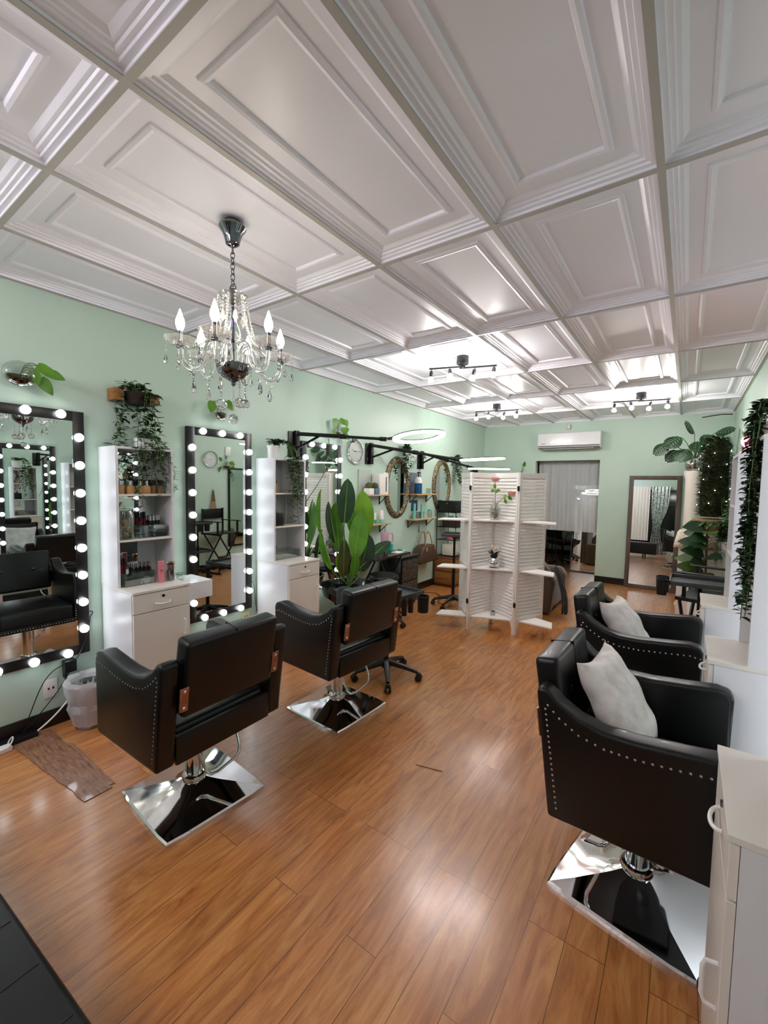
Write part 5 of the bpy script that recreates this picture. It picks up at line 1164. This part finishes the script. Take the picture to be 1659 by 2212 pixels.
# ================================================================== RIGHT BACK CORNER
t = thing('display_pedestal', 'white boxy pedestal near the right wall under the cream fur', 'stand', (3.16, 6.36, 0))
g = G(); g.box(0, 0.44, 0, 0.40, 0.0, 0.99, 0.004); g.build('pedestal_body', ceramic, t)
g = G()
def furf(u, v):
    x = -0.04+0.50*u; y = -0.03+0.44*v; e = max(abs(u-0.5), abs(v-0.5))*2
    return V((3.16+x, 6.36+y, 1.035-(0.18*max(0, e-0.86)/0.14)+0.008*sin(u*40)*cos(v*37)))
g.grid(furf, 34, 30); o = g.build('fur_throw', fur_m, None, ang=80); md = o.modifiers.new('thickness', 'SOLIDIFY'); md.thickness = 0.03; md.offset = 0
tag(o, 'fluffy cream fur throw draped over the white pedestal', 'throw')
t = thing('white_column', 'tall narrow cream column carrying the silver pot near the right back corner', 'stand', (3.27, 7.0, 0))
g = G(); g.lathe([(0, 0), (0.13, 0), (0.13, 0.03), (0.08, 0.06), (0.085, 1.70), (0.11, 1.78), (0.11, 1.81), (0, 1.81)], 32); g.build('column_body', cream_m, t)
def monstera(t, p, d, L_, up):
    g = G(); p = V(p); d = V(d).normalized(); side = d.cross(V(up)).normalized(); nrm = side.cross(d)
    n = 7; c = [g.bm.verts.new(p + d*L_*(i/n) - nrm*0.12*L_*(i/n)**2) for i in range(n+1)]
    for s_ in (-1, 1):
        for i in range(n):
            t0, t1 = i/n, (i+0.66)/n
            w0 = L_*0.52*sin(pi*(0.12+0.86*t0))**0.8; w1 = L_*0.52*sin(pi*(0.12+0.86*t1))**0.8
            b0 = p + d*L_*t0 - nrm*0.12*L_*t0*t0; b1 = p + d*L_*t1 - nrm*0.12*L_*t1*t1
            a = g.bm.verts.new(b0); b = g.bm.verts.new(b1)
            m0 = g.bm.verts.new(b0+side*s_*w0*0.5+d*0.01); m1 = g.bm.verts.new(b1+side*s_*w1*0.5+d*0.02)
            e0 = g.bm.verts.new(b0+side*s_*w0+d*0.05*L_-nrm*0.12*w0); e1 = g.bm.verts.new(b1+side*s_*w1*0.96+d*0.10*L_-nrm*0.12*w1)
            g.bm.faces.new((a, m0, m1, b)); g.bm.faces.new((m0, e0, e1, m1))
            if i < n-1:
                nx = p + d*L_*(i+1)/n - nrm*0.12*L_*((i+1)/n)**2; w2 = L_*0.52*sin(pi*(0.12+0.86*(i+1)/n))**0.8
                x1 = g.bm.verts.new(nx); x2 = g.bm.verts.new(nx+side*s_*w2*0.3+d*0.01); x3 = g.bm.verts.new(b1+side*s_*w1*0.3+d*0.02)
                g.bm.faces.new((b, x3, x2, x1))
    g.build('leaf', leaf_d, t, ang=80)
t = thing('monstera_plant', 'monstera with split leaves in a crumpled silver pot, high in the right back corner', 'plant', (3.27, 7.0, 1.8105))
g = G(); g.lathe([(0, 0), (0.07, 0), (0.10, 0.04), (0.11, 0.10), (0.095, 0.16), (0.085, 0.16), (0.09, 0.10), (0, 0.09)], 30, wave=0.03, wn=7); g.build('pot', steel_b, t)
for (x, y, z, dx, dy, dz, L_) in ((-0.30, -0.1, 0.36, -0.8, -0.2, -0.7, 0.20), (-0.16, -0.1, 0.44, -0.6, -0.3, -0.4, 0.22), (-0.02, -0.05, 0.50, -0.2, -0.3, 0.3, 0.20), (0.08, -0.1, 0.46, 0.3, -0.4, -0.3, 0.20), (0.20, -0.1, 0.48, 0.5, -0.3, 0.1, 0.20), (0.26, -0.05, 0.40, 0.3, -0.3, -0.8, 0.20), (-0.08, -0.12, 0.28, -0.5, -0.5, -0.8, 0.20), (0.14, -0.12, 0.32, 0.5, -0.4, -0.6, 0.18), (-0.20, 0, 0.28, -0.7, -0.1, -0.9, 0.18), (0.02, -0.1, 0.38, 0.0, -0.5, -0.6, 0.18)):
    monstera(t, (x, y, z), (dx, dy, dz), L_, (0.1, -0.7, 0.7))
    g = G(); g.tube(bez((0, 0, 0.10), (x*0.1, y*0.1, 0.22), (x*0.6, y*0.6, z-0.03), (x, y, z), 8), 0.005, 6); g.build('stem', stem_m, t)
t = thing('branch_bracket', 'thin dark branch fixed across the top right back corner', 'branch', (0, 0, 0))
g = G(); g.tube([(3.33, 7.25, 2.54), (3.45, 7.35, 2.57), (3.55, 7.5, 2.60), (3.665, 7.55, 2.60)], 0.008, 6); g.build('branch', bark_m, t)
# moss column with fairy lights
t = thing('moss_pole_plant', 'tall mossy green column wrapped in tiny fairy lights beside the pedestal', 'plant', (3.47, 6.34, 1.25))
g = G(); g.lathe([(0, 0.0), (0.12, 0.0), (0.135, 0.25), (0.125, 0.5), (0.12, 0.75), (0.05, 0.90), (0, 0.93)], 28); g.build('moss_body', moss_m, t)
g = G()
for i in range(2600):
    a = rnd.random()*2*pi; z = rnd.random()*0.92; r_ = (0.10+0.03*rnd.random())*(1-max(0, z-0.72)*2.2); d = V((cos(a), sin(a), 0.2+0.7*rnd.random()))
    g.leaf((r_*cos(a), r_*sin(a), z), d, 0.045+0.035*rnd.random(), 0.020, segs=2)
g.build('foliage', mat('moss_sprig', (58, 72, 28), 0.8, noise=(12, (36, 46, 20))), t)
fl = G(); wire = G(); wp = []
for k in range(64):
    a = k*0.55; z = 0.06+0.80*k/64; wp.append(V((0.155*cos(a), 0.155*sin(a), z)))
    if k % 2 == 0: fl.ico((0.158*cos(a), 0.158*sin(a), z), 0.0045, 1)
wire.tube(wp, 0.0012, 4)
fl.build('fairy_lights', fairy_m, t); wire.build('light_wire', bark_m, t)
t = thing('basket_planter', 'beige cloth wrapped pot with bright leaves under the mossy column', 'plant', (3.44, 6.22, 1.06))
g = G(); g.lathe([(0, 0), (0.10, 0), (0.15, 0.10), (0.17, 0.17), (0.15, 0.17), (0, 0.14)], 26, wave=0.03, wn=9); g.build('pot', beige_m, t)
g = G()
for i in range(16):
    a = 3.4+1.7*rnd.random()+0.0; g.leaf((0.12*cos(a), 0.12*sin(a), 0.15), (cos(a), sin(a), -0.1-0.5*rnd.random()), 0.13, 0.07, segs=6, shape='heart')
g.build('leaves', leaf_o, t)
t = thing('fiddle_leaf_plant', 'broad leaved fiddle plant growing in front of the white pedestal', 'plant', (3.42, 6.05, 0))
g = G(); g.lathe([(0, 0), (0.13, 0), (0.15, 0.25), (0.13, 0.25), (0, 0.22)], 26); g.build('pot', ceramic, t)
g = G(); g.tube([(0, 0, 0.2), (0.01, 0, 0.6), (0.0, 0, 1.15)], 0.010, 8); g.build('trunk', bark_m, t)
for i in range(18):
    a = 3.6+(-1.7+3.4*((i*0.618) % 1)); z = 0.52+0.62*i/17; L_ = 0.20+0.08*rnd.random()
    g = G(); g.leaf((0.03*cos(a), 0.03*sin(a), z), (cos(a), sin(a), 0.25-0.3*rnd.random()), L_, 0.15, up=(0.1, -0.9, 0.6), segs=7, fold=0.1, curl=0.2, shape='heart'); g.build('leaf', [leaf_d, leaf_o, leaf_d][i % 3], t)
t = thing('schefflera_plant', 'bushy small leaved green plant between the mossy column and the right wall', 'plant', (3.585, 6.12, 0.99))
st = []
for i in range(16):
    a = rnd.random()*2*pi; st.append(bez((0, 0, -0.05), (0, 0, 0.1), (0.03*cos(a), 0.06*sin(a), 0.2), (0.05*cos(a), 0.12*sin(a), 0.12+0.42*rnd.random()), 8))
for i in range(10):
    a = rnd.random()*2*pi; st.append(bez((0, 0, 0.2), (-0.02, 0.05*sin(a), 0.2), (-0.05, 0.1*sin(a), 0.0), (-0.05+0.03*cos(a), 0.12*sin(a), -0.30*rnd.random()), 8))
vines(t, st, 0.055, 0.028, mat('leaf_mid', (48, 92, 48), 0.5, noise=(12, (70, 116, 60))), every=2)
g = G(); g.lathe([(0, -0.10), (0.05, -0.10), (0.06, 0.0), (0, -0.01)], 18); g.build('pot', ceramic, t)
g = G(); g.box(-0.03, 0.085, -0.06, 0.06, -0.115, -0.10); g.build('wall_ledge', ceramic, t)

# wall mirror with dark frame on the right wall, lower edge beyond the last tower
t = thing('wide_wall_mirror', 'plain black framed mirror on the right wall beyond the last tower', 'mirror', (RW, 5.78, 0), pi)
g = G(); g.box(0.001, 0.03, 0, 0.03, 0.38, 1.82); g.box(0.001, 0.03, 1.0, 1.03, 0.38, 1.82); g.box(0.001, 0.0295, 0.029, 1.001, 0.38, 0.41); g.box(0.001, 0.0295, 0.029, 1.001, 1.79, 1.82); g.build('frame', frame_black, t)
g = G(); g.box(0.002, 0.02, 0.029, 1.001, 0.409, 1.791); g.build('mirror_pane', mirror_m, t, smooth=False)
# director chair
t = thing('director_chair', 'tall black folding director chair against the right wall', 'chair', (3.42, 4.42, 0), pi-0.2)
for s_ in (-1, 1):
    g = G(); g.box(-0.012, 0.012, 0.23*s_-0.012, 0.23*s_+0.012, 0.68, 1.10, M=Matrix.Translation((-0.20, 0, 0))); g.build('back_post', black_plastic, t)
    g = G(); g.box(-0.22, 0.20, 0.23*s_-0.025, 0.23*s_+0.025, 0.88, 0.895, 0.004); g.box(0.13, 0.155, 0.23*s_-0.012, 0.23*s_+0.012, 0.68, 0.88); g.build('armrest', black_plastic, t)
    g = G(); g.box(-0.22, 0.20, 0.23*s_-0.015, 0.23*s_+0.015, 0.66, 0.69, 0.003); g.box(-0.22, 0.20, 0.23*s_-0.015, 0.23*s_+0.015, 0.0, 0.03, 0.003); g.build('rail', black_plastic, t)
for x in (-0.18, 0.16):
    for s_ in (-1, 1): g = G(); g.cyl((x+0.012*s_, -0.23*s_, 0.02), (x+0.012*s_, 0.23*s_, 0.67), 0.014, n=8); g.build('leg', black_plastic, t)
g = G(); g.box(-0.20, 0.18, -0.23, 0.23, 0.675, 0.688, 0.004); g.build('seat', leather2, t)
g = G(); g.box(-0.222, -0.205, -0.235, 0.235, 0.92, 1.09, 0.004); g.build('backrest', leather2, t)
g = G(); g.box(0.10, 0.16, -0.18, 0.18, 0.28, 0.30, 0.004); g.build('footrest', wood_b, t)
# hair extension on the right wall
t = thing('hair_extension', 'brown to blond hair extension hanging on the right wall, seen in the middle mirror', 'hair piece', (RW-0.02, 4.44, 1.08))
g = G(); g2 = G()
for i in range(26):
    y = (i-13)*0.0022; ps = bez((0, y*0.4, 0.33), (-0.01, y*0.9, 0.25), (-0.008, y*1.2, 0.12), (-0.004, y*2.4, 0.0), 8)
    g.tube(ps[:6], 0.004, 5); g2.tube(ps[5:], 0.004, 5)
g.build('dark_hair', hair_m, t); g2.build('blond_ends', mat('hair_blond', (170, 134, 96), 0.6), t)
g = G(); g.torus((-0.004, 0, 0.345), 0.014, 0.003, 14, 6, M=rotY(pi/2)); g.build('hook', silv_cap, t)

# eucalyptus garlands on the right towers
t = thing('eucalyptus_garland', 'long dark eucalyptus garland hanging in front of the second right tower', 'plant', (0, 0, 0))
st = []
for i in range(13):
    y = 2.27+0.16*rnd.random(); x = 3.428+0.022*rnd.random(); L_ = 0.60+0.26*rnd.random()
    st.append(bez((3.55, 2.40, 1.80), (3.54, 2.45, 1.93), (x, y, 1.98), (x, y, 1.88), 7)+vine_pts((x, y, 1.87), L_, (0.0, 0.01), int(L_/0.024), 0.010))
for i in range(10):
    a = rnd.random()*6.28; st.append(bez((3.55, 2.42, 1.79), (3.54, 2.40, 1.90), (3.52+0.08*cos(a), 2.40+0.1*sin(a), 1.95), (3.50+0.1*cos(a), 2.40+0.14*sin(a), 1.84), 6))
vines(t, st, 0.034, 0.028, leaf_d, every=2)
g = G(); g.lathe([(0, 0), (0.05, 0), (0.055, 0.05), (0, 0.045)], 18, o=(3.56, 2.33, 1.7795)); g.build('pot', ceramic, t)
# pink bulb lamp & bright leaves on the far tower
t = thing('table_lamp', 'small lamp with glowing pink bulb on top of the farthest right tower', 'lamp', (3.50, 3.47, 1.7795))
g = G(); g.lathe([(0, 0), (0.035, 0), (0.035, 0.02), (0.012, 0.03), (0.012, 0.05), (0, 0.05)], 20); g.build('base', ceramic, t)
g = G(); g.lathe([(0, 0.05), (0.012, 0.052), (0.026, 0.075), (0.028, 0.09), (0.02, 0.108), (0, 0.115)], 18); g.build('pink_bulb', pink_m, t)
t = thing('ceramic_ornament', 'brown and white ornament beside the pink bulb on the farthest tower', 'ornament', (3.57, 3.36, 1.7795))
g = G(); g.lathe([(0, 0), (0.03, 0), (0.04, 0.05), (0.035, 0.10), (0, 0.13)], 16); g.build('ornament_body', beige_m, t)
globe('glass wall vase with bright leaves above the farthest tower on the right wall', (RW-0.06, 4.75+0.55, 2.12), 0.06, [(-0.05, 0.05, 0.10, 0.07, (-0.4, -0.6)), (0.05, 0.08, 0.10, 0.07, (0.5, 0.2)), (0.0, -0.05, 0.10, 0.07, (-0.2, -1))])
simple('wall_switch', 'white switch box high on the right wall', 'switch', G().box(-0.02, 0, -0.05, 0.05, -0.08, 0.08, 0.004), ceramic, (RW, 4.75, 2.12))

# ================================================================== FLOOR LEVEL LEFT
t = thing('waste_bin', 'small waste bin lined with a crinkled clear bag beside the cosmetics tower', 'bin', (0.17, 1.095, 0))
g = G(); g.lathe([(0, 0), (0.085, 0), (0.105, 0.27), (0.10, 0.27), (0.08, 0.01), (0, 0.01)], 24); g.build('bin_body', thin_glass('clear_bin', (190, 194, 194), 0.25, 0.1), t)
g = G(); n = 40; prof = [(0.088, 0.02), (0.095, 0.05), (0.112, 0.12), (0.105, 0.16), (0.120, 0.22), (0.128, 0.28), (0.118, 0.31), (0.10, 0.29), (0.085, 0.2)]
rings = []
for r_, z in prof: rings.append([g.bm.verts.new(((r_*(1+0.13*rnd.random()))*cos(2*pi*k/n), (r_*(1+0.13*rnd.random()))*sin(2*pi*k/n), z+0.012*rnd.random())) for k in range(n)])
for A, B in zip(rings, rings[1:]):
    for k in range(n): g.bm.faces.new((A[k], A[(k+1) % n], B[(k+1) % n], B[k]))
g.build('bin_liner', bin_bag, t, ang=20)
t = thing('wall_outlet', 'white double wall outlet under the nearest left mirror', 'outlet', (0, 0.937, 0.245))
g = G(); g.box(0.001, 0.008, -0.036, 0.036, -0.057, 0.057, 0.002); g.build('cover_plate', ceramic, t)
for y in (-0.010, 0.014): g = G(); g.box(0.008, 0.0088, y-0.005, y+0.005, -0.006, 0.008); g.build('socket_slot', drk_ink, t)
t = thing('wall_outlet', 'cream wall outlet low on the wall right of the middle lit mirror', 'outlet', (0, 2.40, 0.33))
g = G(); g.box(0.001, 0.008, -0.036, 0.036, -0.057, 0.057, 0.002); g.build('cover_plate', mat('cream_plate', (222, 214, 160), 0.5), t)
for y in (-0.010, 0.014): g = G(); g.box(0.008, 0.0088, y-0.004, y+0.004, 0.016, 0.028); g.build('socket_slot', drk_ink, t)
t = thing('power_brick', 'black plug adapter with cord hanging under the nearest left mirror', 'adapter', (0.03, 1.035, 0.35))
g = G(); g.box(-0.025, 0.03, -0.035, 0.03, -0.02, 0.055, 0.004); g.box(-0.02, 0.02, -0.035, -0.02, -0.055, -0.02, 0.003); g.build('adapter_body', black_plastic, t)
g = G(); g.tube(bez((0.0, -0.03, 0.03), (0.03, -0.16, 0.03), (0.03, -0.18, -0.12), (0.0, -0.24, -0.29), 14), 0.0028, 6); g.tube(bez((0.0, 0.0, -0.02), (0.02, -0.05, -0.1), (0.03, -0.14, -0.2), (0.02, -0.26, -0.31), 14), 0.0028, 6)
g.tube(bez((0.0, 0.03, 0.04), (0.03, 0.06, 0.09), (0.03, 0.10, 0.20), (-0.02, 0.13, 0.30), 10) + bez((-0.02, 0.13, 0.30), (0.0, 0.16, 0.345), (0.0, 0.12, 0.345), (-0.02, 0.10, 0.34), 6)[1:], 0.0028, 6); g.build('cord', black_plastic, t)
g = G(); g.tube(bez((0.02, 1.08, 0.24), (0.05, 1.03, 0.14), (0.06, 0.92, 0.06), (0.05, 0.83, 0.012), 14), 0.0055, 8)
tag(g.build('white_cable', ceramic), 'white cable running down to the floor beside the waste bin', 'cable')
g = G(); g.tube(bez((0.02, 2.45, 0.66), (0.03, 2.49, 0.67), (0.03, 2.47, 0.5), (0.02, 2.515, 0.37), 14), 0.003, 6)
tag(g.build('black_cable', black_plastic), 'thin black cable hanging right of the middle lit mirror', 'cable')
t = thing('cable_adapter', 'small white plug block lying on the floor at the left edge', 'plug', (0.10, 0.675, 0))
g = G(); g.box(-0.03, 0.03, -0.045, 0.04, 0.0, 0.028, 0.006, 3); g.build('plug_body', ceramic, t)
g = G(); g.tube(bez((-0.02, 0.03, 0.028), (-0.05, 0.06, 0.07), (0.02, 0.06, 0.07), (0.03, 0.02, 0.028), 10), 0.004, 6); g.build('cord_loop', ceramic, t)
# damaged strip of floor
g = G(); pts = []
for k in range(14):
    f = k/13; pts.append((0.05+0.86*f, 0.715+0.075*f+0.010*rnd.random()*(1 if k % 3 else 2)))
for k in range(14):
    f = 1-k/13; pts.append((0.05+0.86*f, 0.92-0.01*f+0.008*rnd.random()))
g.prism([(x, y) for x, y in pts], 'z', 0.0005, 0.0045)
tag(g.build('worn_floor_patch', burlap), 'worn dark wooden floor strip with ragged edges lying in the floor at left', 'floor patch')
g = G(); g.prism([(0.30, 0.925), (0.88, 0.915), (0.885, 0.94), (0.32, 0.945)], 'z', 0.0005, 0.004)
tag(g.build('worn_floor_splinter', burlap), 'narrow splintered strip beside the worn floor patch', 'floor patch')
t = thing('black_power_strip', 'black power strip on the floor against the left skirting', 'power strip', (0.05, 0.80, 0))
g = G(); g.box(-0.03, 0.03, -0.13, 0.05, 0.0, 0.03, 0.004); g.build('strip_body', black_plastic, t)
g = G(); g.tube([(2.054, 2.0, 0.004), (2.20, 2.035, 0.004)], 0.004, 6); tag(g.build('wood_stick', wood_l), 'thin light wooden stick lying on the floor in the middle of the room', 'stick')
# cable loop beside near right chair base
g = G(); g.torus((0, 0, 0), 0.06, 0.004, 28, 6, M=rotZ(1.0) @ rotY(pi/2)); g.torus((0.004, 0.004, 0), 0.052, 0.004, 28, 6, M=rotZ(1.1) @ rotY(pi/2))
o = g.build('coiled_cable', black_plastic); o.location = (3.37, 1.52, 0.0635); tag(o, 'coiled black cable beside the nearest right cabinet', 'cable')
# white trainers and cable clutter by the woven chest
t = thing('white_plug_strip', 'small white extension socket on the floor beside the woven drawer chest', 'power strip', (0.08, 5.22, 0))
g = G(); g.box(-0.03, 0.03, -0.12, 0.08, 0.0, 0.035, 0.006); g.build('strip_body', ceramic, t)
g = G(); g.tube([(0.16, 5.35, 0.006), (0.3, 5.45, 0.006), (0.5, 5.3, 0.006), (0.55, 5.05, 0.006), (0.7, 4.95, 0.006)], 0.005, 6); tag(g.build('red_cable', red_m), 'dark red cable lying on the floor beside the tall rolling tray', 'cable')

t = thing('violet_fill_ring', 'added violet fill light ring, unseen on the front wall behind the photographer', 'lamp', (0.6, YF+0.02, 2.2))  # added out of view to give the upper left a purple tint
g = G(); g.torus((0.45, 0.03, 0), 0.22, 0.010, 32, 8, M=rotX(pi/2)); g.build('tube', mat('violet_fill', (190, 120, 255), 0.3, emit=(176, 96, 255), es=26), t)
g = G(); g.box(0.20, 0.70, 0, 0.012, -0.25, 0.25, 0.003); g.build('backing', ceramic, t)

globe('small vase with green sprig on the back wall just above the folding screen', (0.74, YB-0.05, 1.80), 0.05, [(0.0, 0.14, 0.09, 0.07, (0.1, 0.6)), (-0.04, 0.09, 0.09, 0.07, (-0.7, 0)), (0.05, 0.09, 0.09, 0.07, (0.7, -0.2))], 0.9)
